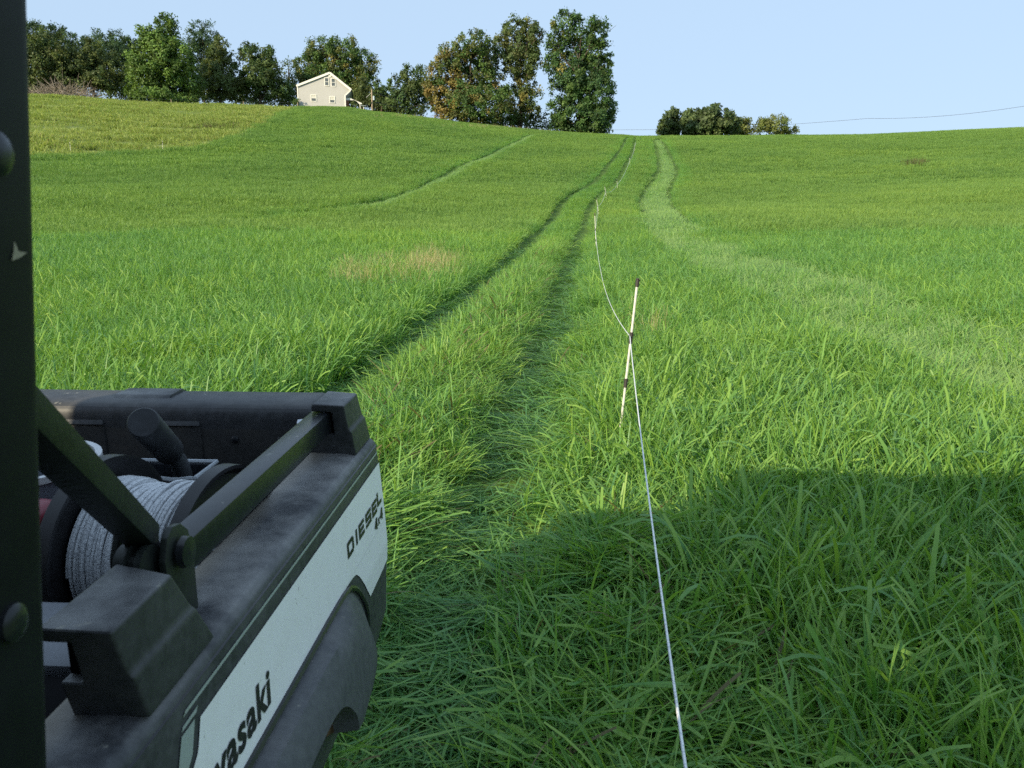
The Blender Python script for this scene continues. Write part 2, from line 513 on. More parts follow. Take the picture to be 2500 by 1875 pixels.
tree('cedar_tree', 'broad dark cedar with ragged twin tops left of the house', 163,
     [(610, 140, 28, 27), (645, 146, 26, 28), (628, 176, 54, 34), (598, 206, 44, 36), (655, 208, 44, 36), (690, 225, 30, 30)], 'dark', 28, group=G_LEFT)
tree('thin_tree', 'thin brownish tree with sky gaps just left of the house roof', 170,
     [(705, 165, 26, 20), (716, 192, 28, 26), (695, 228, 30, 26)], 'bronze', 29, group=G_LEFT, gap=.4, per=14)
tree('oak_tree', 'wide round oak standing right behind the house', 172,
     [(792, 125, 44, 34), (838, 128, 40, 33), (758, 150, 36, 34), (886, 156, 36, 32), (830, 175, 70, 40), (880, 206, 44, 36), (790, 210, 60, 42), (745, 205, 30, 42)],
     'oak', 30, gap=.12, autumn=('yellow', lambda c: np.full(len(c), .06)))
tree('pine_tree', 'fluffy light green pine between house porch and utility pole', 166,
     [(882, 215, 20, 26), (872, 238, 26, 26), (895, 245, 22, 20)], 'olive', 31, leaf=.4, elong=2.4)
tree('spruce_tree', 'small dark spruce right behind the utility pole', 164,
     [(927, 222, 16, 26), (922, 246, 26, 24), (945, 250, 18, 20)], 'dark', 32, leaf=.4)
tree('ash_tree', 'dark dull green tree between utility pole and orange tree', 160,
     [(1012, 192, 32, 30), (980, 214, 34, 32), (1036, 220, 22, 34), (1005, 250, 48, 32), (958, 250, 22, 24)], 'dark', 33, gap=.18)
def orange_p(c):
    px = CX + FPX * c[:, 0] / np.maximum(c[:, 1], 1)
    t = np.clip((1200 - px) / 130, 0, 1)
    n = np.sin(c[:, 0] * .9 + 1) * np.sin(c[:, 2] * .8 + .5) + .4 * np.sin(c[:, 0] * 2.1 + c[:, 2] * 1.7)
    return np.clip(.05 + .68 * t + .45 * n * (0.2 + t), 0, .9) * (c[:, 2] < 33)
tree('orange_oak_tree', 'broad tree turning orange on its left side', 150,
     [(1153, 112, 42, 34), (1112, 132, 36, 34), (1185, 140, 38, 40), (1092, 172, 42, 36), (1160, 182, 58, 44), (1075, 212, 40, 30), (1200, 212, 48, 44),
      (1120, 232, 62, 38), (1170, 262, 72, 36), (1082, 266, 32, 24), (1232, 262, 26, 40), (1130, 285, 40, 14), (1190, 296, 45, 14)], 'oak', 34, autumn=('orange', orange_p), leaf=.34)
tree('tall_bronze_tree', 'tall narrow bronzed tree in the middle of the three big trees', 153,
     [(1256, 66, 32, 28), (1300, 78, 26, 32), (1226, 112, 24, 30), (1270, 115, 46, 38), (1245, 150, 38, 32), (1300, 150, 22, 34), (1275, 190, 34, 34), (1288, 235, 30, 38), (1278, 278, 42, 32)],
     'bronze', 35, autumn=('yellow', lambda c: .03 + .2 * (c[:, 2] < 29)), gap=.14, leaf=.34)
tree('poplar_tree', 'tallest dark green tree at the right end of the tree line', 149,
     [(1388, 66, 38, 35), (1455, 82, 28, 36), (1360, 112, 28, 38), (1430, 120, 52, 42), (1466, 146, 28, 44), (1350, 155, 24, 28), (1420, 175, 58, 42), (1472, 196, 32, 28),
      (1392, 215, 50, 40), (1450, 235, 48, 40), (1482, 262, 20, 26), (1402, 265, 62, 42), (1450, 292, 48, 28), (1370, 296, 28, 22), (1400, 312, 45, 16), (1455, 314, 40, 14)],
     'poplar', 36, gap=.1, leaf=.35, autumn=('yellow', lambda c: .18 * (CX + FPX * c[:, 0] / c[:, 1] < 1372) * (c[:, 2] > 28)))
G_R = 'bushes on the far side of the hilltop'
tree('holly_bush', 'leftmost dome shaped bush beyond the hilltop', 182, [(1655, 300, 42, 30), (1692, 294, 28, 26), (1628, 322, 22, 20)], 'holly', 41, cat='bush', group=G_R, leaf=.55, trunk_r=.15, gap=.03, limbs=False)
tree('holly_bush', 'largest rounded dark bush on the hilltop skyline', 180, [(1745, 296, 46, 30), (1715, 314, 42, 24), (1778, 310, 30, 28)], 'holly', 42, cat='bush', group=G_R, leaf=.55, trunk_r=.15, gap=.03, limbs=False)
tree('yellowing_bush', 'yellowish bush behind the largest hilltop bush', 190, [(1803, 298, 24, 27), (1820, 316, 22, 22)], 'yellowing', 43, cat='bush', group=G_R, leaf=.35, trunk_r=.15, limbs=False)
tree('yellowing_bush', 'rightmost yellow green bush under the power line', 190, [(1865, 310, 26, 21), (1892, 310, 32, 22), (1926, 322, 17, 13)], 'yellowing', 44, cat='bush', group=G_R, leaf=.35, trunk_r=.15, gap=.2, limbs=False)
tree('garden_bush', 'small light green bush at the left corner of the house', 148, [(723, 249, 7, 9)], 'maple', 45, cat='bush', leaf=.2, per=30, crad=.35, trunk_r=.05, dens=6, limbs=False)
tree('garden_bush', 'olive bush under the house porch awning', 149, [(858, 255, 9, 10)], 'olive', 46, cat='bush', leaf=.2, per=30, crad=.35, trunk_r=.05, dens=6, limbs=False)
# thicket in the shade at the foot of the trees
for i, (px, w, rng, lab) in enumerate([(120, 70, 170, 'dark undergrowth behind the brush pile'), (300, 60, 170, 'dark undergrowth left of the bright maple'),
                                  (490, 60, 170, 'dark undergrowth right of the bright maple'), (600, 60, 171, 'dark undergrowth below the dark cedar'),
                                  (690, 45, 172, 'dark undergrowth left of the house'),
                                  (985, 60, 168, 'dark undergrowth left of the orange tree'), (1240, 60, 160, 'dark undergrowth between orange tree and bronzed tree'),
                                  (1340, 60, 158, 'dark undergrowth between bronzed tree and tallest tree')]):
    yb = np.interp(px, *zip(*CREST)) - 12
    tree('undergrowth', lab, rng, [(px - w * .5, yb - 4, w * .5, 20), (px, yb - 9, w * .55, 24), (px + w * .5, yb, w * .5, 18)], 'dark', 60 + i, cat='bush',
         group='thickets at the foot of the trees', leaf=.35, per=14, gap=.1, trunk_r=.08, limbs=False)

# brush pile: grey dead branches
def brush_pile():
    x, y, _ = wpt(152, 156); z = gz(x, y)
    t = empty('brush_pile', (x, y, z), 'pile of dead tan branches at the far left tree line', 'brush pile')
    m = plain('dead_wood', (.25, .21, .17), .9, .1, 5, .4)
    rg = np.random.default_rng(5); sc = 156 / FPX
    mb = MB()
    for k in range(9):
        for i in range(46):
            a = rg.uniform(-1, 1); cx = a * 56 * sc
            hmax = (1 - .75 * abs(a)) * 34 * sc
            p = np.array([cx + rg.normal() * .5, rg.normal() * 1.3, rg.random() * hmax * .75])
            d = np.array([a * 1.3 + rg.normal() * .8, rg.normal() * .7, .5 + rg.normal() * .35]); d /= np.linalg.norm(d)
            ln = rg.uniform(.8, 2.6); b = rg.normal(size=3) * .25
            q = [p, p + d * ln * .5 + b, p + d * ln + b * 1.6 + np.array([0, 0, .15 * ln])]
            q = [np.array([u[0], u[1], max(.03, u[2])]) for u in q]
            mb.tube(q, [.045, .03, .012], 4)
    mb.build('branches', m, t)['kind'] = 'stuff'
brush_pile()

# ------------------------------------------------------------------ house on the hill
def house():
    rng = 148.5
    cx, cy, _ = wpt(786, rng); z0 = gz(cx, cy) - .6
    yaw = math.atan2(-cx, cy) - math.radians(4)            # gable nearly square on to the camera
    sc = cy / FPX
    rot = Matrix.Rotation(yaw, 3, 'Z')
    t = empty('house', (cx, cy, z0), 'small pale grey house with white trim and gabled end on the hill', 'house', rot=rot)
    zz = lambda py: EYE[2] + (lambda d: d[2] / math.hypot(d[0], d[1]) * rng)(px_ray(786, py)) - z0
    xx = lambda px: (px - 786) * sc
    wall_m, nt, b, o = new_mat('lap_siding')
    co = obj_co(nt)
    wv = N(nt, 'ShaderNodeTexWave', wave_type='BANDS', bands_direction='Z', wave_profile='SAW'); wv.inputs['Scale'].default_value = .62
    nt.links.new(co, wv.inputs['Vector'])
    nt.links.new(ramp(nt, noise(nt, .8, 4, .6, co), [(.3, (.43, .422, .405)), (.7, (.475, .466, .447))]), b.inputs['Base Color'])
    bump(nt, b, wv.outputs[0], .15, .01); b.inputs['Roughness'].default_value = .7
    white = plain('white_trim', (.78, .76, .70), .5, .4)
    dark = plain('window_dark', (.10, .115, .12), .15, .5)
    shade = plain('roller_blind', (.55, .54, .48), .7, .2)
    roofm = plain('roof_shingle', (.075, .06, .065), .9, .2, 6, .3, 20, .5)
    brick = plain('porch_brick', (.22, .10, .07), .85, .2, 8, .3)
    xl, xr = xx(731), xx(840.5); xe = xx(853); xrg = xx(806.5)
    zl, zr, ze, zrg = zz(211), zz(230), zz(217), zz(177.8)
    D = 11.0
    poly = [(xl, 0), (xr, 0), (xr, zr), (xe, ze), (xrg, zrg), (xl, zl)]
    # overhanging upper storey on the right keeps the same gable plane
    MB().prism(poly, 1, 0, D).build('wall', wall_m, t, smooth=False)
    th = .14
    def slab(p, q, name):
        (x0, h0), (x1, h1) = p, q
        n = np.array([-(h1 - h0), x1 - x0]); n = n / np.linalg.norm(n) * (1 if x1 > x0 else -1)
        a = [(x0 + n[0] * .02, h0 + n[1] * .02), (x1 + n[0] * .02, h1 + n[1] * .02), (x1 + n[0] * th, h1 + n[1] * th), (x0 + n[0] * th, h0 + n[1] * th)]
        MB().prism(a, 1, -.18, D + .2).build(name, roofm, t, smooth=False)
        b_ = [(x0 + n[0] * -.17, h0 + n[1] * -.17), (x1 + n[0] * -.17, h1 + n[1] * -.17), (x1 + n[0] * (th + .02), h1 + n[1] * (th + .02)), (x0 + n[0] * (th + .02), h0 + n[1] * (th + .02))]
        MB().prism(b_, 1, -.26, -.19).build('rake_board', white, t, smooth=False)
    slab((xl - .12, zl - .05), (xrg, zrg), 'roof_slope')
    slab((xrg, zrg), (xe + .1, ze - .08), 'roof_slope')
    MB().box((xl - .03, -.06, 0), (xl + .16, -.005, zl)).build('corner_board', white, t, smooth=False)
    MB().box((xr - .16, -.06, 0), (xr + .03, -.005, zr)).build('corner_board', white, t, smooth=False)
    n = np.array([ze - zr, -(xe - xr)]); n = n / np.linalg.norm(n)
    MB().prism([(xr, zr), (xe, ze), (xe + n[0] * .16, ze + n[1] * .16), (xr + n[0] * .16, zr + n[1] * .16)], 1, -.07, -.01).build('soffit_board', white, t, smooth=False)
    def window(px, py, w, h, blind):
        x, z = xx(px), zz(py); w *= sc; h *= sc
        fr = MB(); f = .10
        fr.box((x - w / 2, -.08, z - h / 2), (x - w / 2 + f, -.004, z + h / 2)); fr.box((x + w / 2 - f, -.08, z - h / 2), (x + w / 2, -.004, z + h / 2))
        fr.box((x - w / 2 + f, -.08, z + h / 2 - f), (x + w / 2 - f, -.004, z + h / 2)); fr.box((x - w / 2 + f, -.09, z - h / 2), (x + w / 2 - f, -.004, z - h / 2 + f))
        fr.box((x - w / 2 + f, -.06, z - .03), (x + w / 2 - f, -.004, z + .03))
        wd = fr.build('window', white, t, smooth=False)
        MB().box((x - w / 2 + f, -.035, z + .03), (x + w / 2 - f, -.006, z + h / 2 - f)).build('pane', shade if blind else dark, wd, smooth=False)
        MB().box((x - w / 2 + f, -.035, z - h / 2 + f), (x + w / 2 - f, -.006, z - .03)).build('pane', dark, wd, smooth=False)
    window(798.8, 199.5, 10.5, 19, False); window(813.8, 200.5, 10.5, 19, False)
    window(767.5, 240, 13, 16, True); window(810, 243, 13, 16, True)
    MB().lathe((xx(806.5), -.05, zz(184.3)), (0, 1, 0), [(-.04, 0), (-.04, .18), (-.02, .27), (.045, .28)], 20).build('gable_vent', white, t)
    # porch awning on the right side
    px0, pz0, px1, pz1 = xx(847), zz(239), xx(878), zz(248)
    a = MB(); a.prism([(xr + .02, zz(237)), (px0 + .2, zz(235.8)), (px1, pz1 - .02), (px1 - .1, pz1 - .18), (xx(872), zz(250.2)), (xx(862), zz(241)), (xr + .02, zz(242))], 1, .6, 3.4)
    a.build('porch_roof', white, t, smooth=False)
    MB().tube([(xx(874.5), .8, 0), (xx(873), .8, zz(250))], .06, 6).build('porch_post', white, t)
    MB().box((xr + .02, .5, 0), (xx(848), .75, zz(242))).build('porch_pier', brick, t, smooth=False)
    # thin table beside the porch
    tx, ty, _ = wpt(887.5, 149); tz = gz(tx, ty)
    k = empty('garden_table', (tx, ty, tz - .02), 'small blue grey table on one white leg beside the porch', 'table')
    h = EYE[2] + (lambda d: d[2] / math.hypot(d[0], d[1]) * 149)(px_ray(887.5, 259)) - tz
    h = max(h, .6)
    MB().box((-.45, -.3, h), (.45, .3, h + .07)).build('table_top', plain('grey_blue', (.28, .33, .36), .6), k, smooth=False)
    MB().tube([(0, 0, -.1), (0, 0, h)], .055, 6).build('leg', white, k)
house()

# ------------------------------------------------------------------ poles and lines
WOOD = plain('weathered_wood', (.33, .26, .18), .9, .1, 6, .3)
WIRE = plain('cable', (.07, .075, .085), .6, .3)
def utility_pole():
    rng = 151.0
    x, y, zt = wpt(907.5, rng, 218); z = gz(x, y)
    t = empty('utility_pole', (x, y, z - .3), 'brown utility pole with grey transformer right of the house', 'utility pole')
    H = zt - z + .3
    MB().tube([(0, 0, 0), (0, 0, H)], [.16, .11], 10).build('pole', WOOD, t)
    MB().lathe((.33, -.1, H * .58), (0, 0, 1), [(0, 0), (0, .17), (.62, .17), (.68, .1), (.68, 0)], 14).build('transformer', plain('transformer_grey', (.42, .50, .54), .5), t)
    MB().box((.06, -.12, H * .64), (.2, .02, H * .70)).build('bracket', WIRE, t, smooth=False)
    MB().tube([(-.05, 0, H * .88), (-.95, -.1, H * .68)], .035, 6).build('service_drop', plain('pale_cable', (.5, .5, .46), .6), t)
    return np.array([x, y, z - .3 + H])
ptop = utility_pole()

def cable(name, label, pts, rad, sag):
    mb = MB(); o = pts[0]; q = []
    for a, b in zip(pts[:-1], pts[1:]):
        a = np.array(a, float); b = np.array(b, float)
        for t in np.linspace(0, 1, 24)[(1 if q else 0):]:
            q.append(a + (b - a) * t + np.array([0, 0, -4 * sag * t * (1 - t)]) - np.array(o))
    mb.tube(q, rad, 5)
    b_ = mb.build(name, WIRE, None); b_.location = o
    return tag(b_, label, 'power line', 'power lines')
cable('power_line', 'upper power line strung right from the utility pole', [ptop - np.array([0, 0, .5]), wpt(1080, 165, 252)], .028, .5)
cable('power_line', 'lower power line strung right from the utility pole', [ptop - np.array([0, 0, 2.0]), wpt(1080, 165, 268)], .028, .5)
cable('power_line', 'long sagging power line crossing the sky behind the hilltop bushes', [wpt(1430, 235, 316), wpt(2120, 215, 289), wpt(2560, 195, 249)], .034, .9)
# far pole that carries the long line (hidden behind the trees)
fx, fy, fz = wpt(1430, 235, 314)
t = empty('utility_pole', (fx, fy, gz(fx, fy) - .3), 'far utility pole hidden behind the tallest tree', 'utility pole')
MB().tube([(0, 0, 0), (0, 0, fz - gz(fx, fy) + .5)], [.17, .12], 8).build('pole', WOOD, t)
t2x, t2y, t2z = wpt(2560, 195, 247)
t = empty('utility_pole', (t2x, t2y, gz(t2x, t2y) - .3), 'utility pole beyond the right edge carrying the long line', 'utility pole')
MB().tube([(0, 0, 0), (0, 0, t2z - gz(t2x, t2y) + .6)], [.17, .12], 8).build('pole', WOOD, t)

# fence along the top of the pale field
posts = []
for i, (px, py, lab) in enumerate([(30, 222, 'fence post at the left end of the pale field'), (228, 233, 'thin grey fence post right of the brush pile'), (417.5, 242, 'wooden fence post in front of the bright maple'),
                              (594, 247, 'fence post in front of the dark cedar'), (726.5, 250, 'fence post at the left corner of the house')]):
    x, y, z = wpt(px, 147.2, py); g = gz(x, y)
    hgt = max(.9, z - g)
    o = MB().tube([(0, 0, -.2), (.01, 0, hgt)], [.07, .06], 7).build('fence_post', WOOD, None)
    o.location = (x, y, g); tag(o, lab, 'fence post', 'posts along the top of the pale field'); posts.append((x, y, g, hgt))
for k, f in enumerate((.92, .55)):
    mb = MB(); o0 = posts[0]; q = [(p[0] - o0[0], p[1] - o0[1] - .07, p[2] + p[3] * f - o0[2]) for p in posts]
    mb.tube(q, .012, 4)
    w = mb.build('fence_wire', WIRE, None); w.location = o0[:3]
    tag(w, ['top wire', 'lower wire'][k] + ' of the fence along the pale field', 'wire', 'wires of the field fence')

# ------------------------------------------------------------------ utility vehicle
VR = Vector((.06258475, .99689102, .04786912)); VL = Vector((.99803515, -.06265658, 0)); VU = Vector((-.00299932, -.04777506, .99885362))
VROT = Matrix((VL, VR, VU)).transposed()
VB = (-1.07, .60, -1.69)
V_EYE = Vector(EYE)
def vpos(s, r, u): return V_EYE + VL * s + VR * r + VU * u

def plastic(name, lo, hi, dust, dust_amt, rough=.62, fine=60, inner=None):
    m, nt, b, o = new_mat(name)
    co = obj_co(nt)
    n1 = noise(nt, fine, 5, .65, co); n2 = noise(nt, 7, 5, .65, co); n3 = noise(nt, 190, 2, .5, co)
    c = ramp(nt, n1, [(.32, lo), (.68, hi)])
    geo = N(nt, 'ShaderNodeNewGeometry'); sx = N(nt, 'ShaderNodeSeparateXYZ'); nt.links.new(geo.outputs['Normal'], sx.inputs[0])
    up = ramp(nt, sx.outputs[2], [(.5, (.10, .10, .10)), (.93, (1, 1, 1))])          # up-facing dust, which also paints tops lighter as if sky-lit
    dm = mixc(nt, ramp(nt, n2, [(.42, (0, 0, 0)), (.72, (1, 1, 1))]), up, 1.0, 'MULTIPLY')
    sc = N(nt, 'ShaderNodeMath', operation='MULTIPLY'); nt.links.new(dm, sc.inputs[0]); sc.inputs[1].default_value = dust_amt
    c = mixc(nt, c, dust, sc.outputs[0])
    spk = ramp(nt, noise(nt, 46, 3, .6, co), [(.66, (0, 0, 0)), (.72, (.8, .8, .8))])
    c = mixc(nt, c, (.26, .25, .21), mixc(nt, spk, up, 1.0, 'MULTIPLY'))
    if inner:             # tan silt caught along the inner edge of the rail
        px = N(nt, 'ShaderNodeSeparateXYZ'); nt.links.new(co, px.inputs[0])
        e = N(nt, 'ShaderNodeMath', operation='MULTIPLY_ADD'); nt.links.new(noise(nt, 9, 4, .6, co), e.inputs[0]); e.inputs[1].default_value = -.055
        nt.links.new(px.outputs[0], e.inputs[2])
        k = ramp(nt, N(nt, 'ShaderNodeMapRange').outputs[0], [(0, (.8, .8, .8)), (1, (0, 0, 0))])
        mr = k.node.inputs[0].links[0].from_node; nt.links.new(e.outputs[0], mr.inputs[0]); mr.inputs[1].default_value = inner[0]; mr.inputs[2].default_value = inner[1]
        c = mixc(nt, c, (.30, .26, .20), mixc(nt, k, up, 1.0, 'MULTIPLY'))
    nt.links.new(c, b.inputs['Base Color']); b.inputs['Roughness'].default_value = rough; b.inputs['Specular IOR Level'].default_value = .4
    bump(nt, b, n3, .12, .001)
    return m
PLA = plastic('black_plastic', (.022, .024, .027), (.048, .050, .055), (.24, .24, .235), .85, .5)
PLAT = plastic('tailgate_plastic', (.024, .026, .029), (.05, .052, .057), (.14, .135, .125), .5, .5)
PLAR = plastic('bed_rail_plastic', (.028, .030, .034), (.070, .073, .079), (.29, .285, .275), .95, .5, inner=(.535, .580))
PLAI = plastic('bed_liner_plastic', (.016, .0165, .017), (.03, .03, .03), (.16, .125, .08), .8)
FLR = plastic('fender_plastic', (.060, .064, .070), (.098, .102, .108), (.20, .195, .185), .4, .6)
STEEL = plastic('black_painted_steel', (.010, .012, .015), (.020, .022, .027), (.13, .12, .10), .2, .30)
GREEN_STEEL = plastic('dark_green_steel', (.012, .016, .014), (.022, .026, .023), (.10, .12, .11), .25, .5)
POST = plain('post_paint', (.009, .010, .013), .5, .2, 20, .3)
BRACE = plain('brace_paint', (.010, .014, .012), .48, .22, 30, .4, 60, .15)
CAVITY_SHADE = plain('cavity_shade_black', (.006, .006, .007), .9, .1)  # near-black colour that paints the shade inside openings
MUD = plain('dried_mud', (.10, .062, .035), .95, .1, 40, .5, 60, .9)
RUBBER = plain('tyre_rubber', (.03, .03, .03), .85, .2, 20, .3)

def decal(name, c, dirt, amt):
    m, nt, b, o = new_mat(name); co = obj_co(nt)
    n1 = noise(nt, 24, 5, .7, co); n2 = noise(nt, 120, 3, .6, co)
    k = mixc(nt, c, dirt, ramp(nt, n1, [(.45, (0, 0, 0)), (.9, (amt, amt, amt))]))
    k = mixc(nt, k, tuple(x * .35 for x in dirt), ramp(nt, n2, [(.69, (0, 0, 0)), (.73, (.7, .7, .7))]))
    nt.links.new(k, b.inputs['Base Color']); b.inputs['Roughness'].default_value = .38; b.inputs['Specular IOR Level'].default_value = .45
    return m
WHITE_D = decal('white_panel_film', (.94, .935, .92), (.62, .57, .45), .22)
STRIPE_D = decal('grey_green_film', (.36, .41, .38), (.3, .25, .15), .4)
BLACK_D = decal('black_film', (.018, .018, .022), (.1, .09, .07), .3)

UT = [-.985, -.972, -.892, -.778, -.732, -.671, -.573, -.54, -.515, -.507]
ST = [-.43, -.41, -.388, -.383, -.381, -.384, -.391, -.3935, -.396, -.399]
def s_out(u): return float(np.interp(u, UT, ST))

def utility_vehicle():
    root = empty('utility_vehicle', vpos(*VB), 'muddy black and white utility vehicle with dump bed at lower left', 'vehicle', rot=VROT)
    B = lambda mb, name, mat, bev=0, par=None, seg=2, smooth=True: mb.build(name, mat, par or root, bev, seg, smooth, off=VB)
    # near side of the bed with its broad rail
    prof = [(-.508, -.503), (-.500, -.496), (-.425, -.496), (-.408, -.499), (-.399, -.507), (-.396, -.515), (-.3935, -.54), (-.391, -.573), (-.384, -.671),
            (-.381, -.732), (-.383, -.778), (-.388, -.892), (-.41, -.972), (-.44, -.985), (-.49, -.985), (-.508, -.80), (-.514, -.53)]
    side = B(MB().prism(prof, 1, .40, 1.672), 'bed_side', PLAR, .004)
    # raised seam under the rail
    for u, w in ((-.5135, .0016),):
        B(MB().prism([(s_out(u + w) - .002, u + w), (s_out(u) + .0022, u), (s_out(u - w) - .002, u - w)], 1, .41, 1.668), 'seam', STEEL, 0, side)
    # decals follow the curved side
    def strip(rows, name, mat, lift=.0015, par=side):
        """rows: list of (u, r0, r1) from top to bottom"""
        vs = []; fs = []; nr = 24
        for (u, a, b) in rows:
            for k in range(nr + 1): vs.append((s_out(u) + lift, a + (b - a) * k / nr, u))
        for i in range(len(rows) - 1):
            for k in range(nr):
                q = i * (nr + 1) + k; fs.append((q, q + nr + 1, q + nr + 2, q + 1))
        return B(MB().add(vs, fs), name, mat, 0, par)
    def rows(poly_l, poly_r, u0, u1, n=24):
        out = []
        for k in range(n + 1):
            u = u0 + (u1 - u0) * k / n
            out.append((u, float(np.interp(-u, *zip(*poly_l))), float(np.interp(-u, *zip(*poly_r)))))
        return out
    left = [(.552, .779), (.583, .762), (.60, .735), (.678, .60), (.6781, 1.30), (.6785, 1.345), (.683, 1.392), (.687, 1.409), (.70, 1.428), (.722, 1.45), (.75, 1.477), (.783, 1.509)]
    right = [(.552, 1.668), (.68, 1.669), (.777, 1.668), (.783, 1.512)]
    wp = strip(rows(left, right, -.5525, -.6779, 20), 'white_panel', WHITE_D)
    strip(rows(left, right, -.6782, -.7825, 26), 'white_panel', WHITE_D)
    strip([(-.5265, .752, 1.664), (-.5305, .745, 1.662)], 'stripe', STRIPE_D)
    strip([(-.5375, .7765, .778), (-.5385, .741, .7765), (-.5425, .737, .772)], 'stripe', STRIPE_D)
    strip([(-.5465, .735, .7665), (-.578, .716, .7495), (-.60, .69, .715), (-.64, .63, .66)], 'stripe', STRIPE_D)
    # dark lip between panel and fender
    # lettering --------------------------------------------------------
    def letters(polys, name, x0, u0, h, sh):
        """polys: list of convex quads in unit letter space mapped on to the side"""
        mb = MB()
        for q in polys:
            mb.add([(s_out(u0 + p[1] * h) + .0028, x0 + (p[0] + p[1] * sh) * h, u0 + p[1] * h) for p in q], [tuple(range(len(q)))])
        return B(mb, name, BLACK_D, 0, side)
    def rect(a, b, c, d): return [(a, b), (c, b), (c, d), (a, d)]
    w = 1.55; t = .26; tv = .34
    GL = {'D': [rect(0, 0, tv, 1), rect(tv, 0, w - .2, t), rect(tv, 1 - t, w - .2, 1), [(w - .2, 0), (w, .18), (w, .82), (w - .2, 1), (w - .2 - .001, 1 - t), (w - tv, .7), (w - tv, .3), (w - .2 - .001, t)][:0] or rect(w - tv, .14, w, .86)],
          'I': [rect(0, 0, tv, 1)], 'E': [rect(0, 0, tv, 1), rect(tv, 0, w - .12, t), rect(tv, 1 - t, w - .12, 1), rect(tv, .5 - t / 2, w - .25, .5 + t / 2)],
          'S': [rect(0, 0, w, t), rect(0, 1 - t, w, 1), rect(0, .5 - t / 2, w, .5 + t / 2), rect(0, .5 + t / 2, tv, 1 - t), rect(w - tv, t, w, .5 - t / 2)],
          'L': [rect(0, 0, tv, 1), rect(tv, 0, w - .25, t)]}
    for ch, x in zip('DIESEL', (1.368, 1.430, 1.453, 1.508, 1.563, 1.611)):
        letters(GL[ch], 'letter', x, -.6385 if x < 1.6 else -.633, .029, .12)
    four = [[(0, .22), (1.0, .22), (1.0, .45), (0, .45)], [(0, .45), (.3, .45), (.85, 1), (.55, 1)], [(.58, 0), (.92, 0), (.92, 1), (.58, 1)]]
    ex = [[(0, 0), (.22, 0), (.66, .62), (.44, .62)], [(.44, 0), (.66, 0), (.22, .62), (0, .62)]]
    letters(four, 'numeral', 1.570, -.6715, .024, .2); letters(ex, 'letter', 1.600, -.6695, .024, .2); letters(four, 'numeral', 1.620, -.6685, .024, .2)
    # maker's name: heavy slanted lower case, drawn with the built-in font
    fc = bpy.data.curves.new('name_text', 'FONT'); fc.body = 'Kawasaki'; fc.size = 1.0; fc.offset = .028; fc.shear = .18; fc.space_character = 1.08; fc.resolution_u = 4
    fo = bpy.data.objects.new('name_text', fc); COL.objects.link(fo)
    dg = bpy.context.evaluated_depsgraph_get(); tm = bpy.data.meshes.new_from_object(fo.evaluated_get(dg))
    bpy.data.objects.remove(fo); bpy.data.curves.remove(fc)
    bm = bmesh.new(); bm.from_mesh(tm)
    xs = [v.co.x for v in bm.verts]; x1 = max(xs); ys = [v.co.y for v in bm.verts]
    kx = .0600; ky = .0640
    bmesh.ops.subdivide_edges(bm, edges=[e for e in bm.edges if e.calc_length() > .25], cuts=3)
    for v in bm.verts:
        r = .966 + (v.co.x - x1) * kx * 1.16; u = -.6525 + v.co.y * ky
        v.co = Vector((s_out(u) + .0028 - VB[0], r - VB[1], u - VB[2]))
    bm.to_mesh(tm); bm.free(); tm.name = 'lettering'
    # one part per letter
    lm = bmesh.new(); lm.from_mesh(tm); lm.faces.ensure_lookup_table()
    seen = set(); comps = []
    for f in lm.faces:
        if f.index in seen: continue
        st = [f]; comp = []; seen.add(f.index)
        while st:
            g = st.pop(); comp.append(g)
            for e in g.edges:
                for h in e.link_faces:
                    if h.index not in seen: seen.add(h.index); st.append(h)
        comps.append(comp)
    for comp in comps:
        vs = {}; V = []; Fs = []
        for g in comp:
            ids = []
            for v in g.verts:
                if v.index not in vs: vs[v.index] = len(V); V.append(tuple(v.co))
                ids.append(vs[v.index])
            Fs.append(tuple(ids))
        me = bpy.data.meshes.new('letter'); me.from_pydata(V, [], Fs); link('letter', me, BLACK_D, side)
    lm.free(); bpy.data.meshes.remove(tm)
    # corner pockets with a cap over the stake hole
    def pocket(base, top, cap_s, name='stake_pocket'):
        """one moulded block: a hole for a stake opens under its cap on the inner side, a ledge runs along its outer face"""
        (bi, bo), (ti, to) = base, top
        u0, u1, uc, ul, um = -.499, -.390, -.4065, -.455, -.447
        def lv(u):
            t = (u - u0) / (u1 - u0)
            return [x + (y - x) * t for x, y in zip(bi, ti)], [x + (y - x) * t for x, y in zip(bo, to)]
        outl = []          # (u, s, use inner/outer r)
        for u, s, w in [(u0, None, 0), (ul, None, 0), (ul, cap_s, 0), (uc, cap_s, 0), (uc, None, 0), (u1, None, 0), (u1, None, 1), (um + .007, -.0022, 1), (um, .0022, 1), (u0, None, 1)]:
            i, o = lv(u); p = o if w else i
            if w and s is not None: sv = p[0] + s
            elif s is not None: sv = s
            else: sv = p[0]
            f = (sv - i[0]) / (o[0] - i[0])
            outl.append(((sv, i[1] + (o[1] - i[1]) * f, u), (sv, i[2] + (o[2] - i[2]) * f, u)))
        n = len(outl); vs = [p[0] for p in outl] + [p[1] for p in outl]
        fs = [tuple(range(n)), tuple(range(2 * n - 1, n - 1, -1))] + [(i, n + i, n + (i + 1) % n, (i + 1) % n) for i in range(n)]
        pk = B(MB().add(vs, fs), name, PLA, .0045, None, 3)
        i1, _ = lv(-.43)
        B(MB().box((i1[0] + .006, i1[1] + .02, ul + .001), (cap_s - .0005, i1[2] - .006, uc - .001)), 'socket_shade', CAVITY_SHADE, 0, pk)  # black filler paints in the shade inside the stake hole
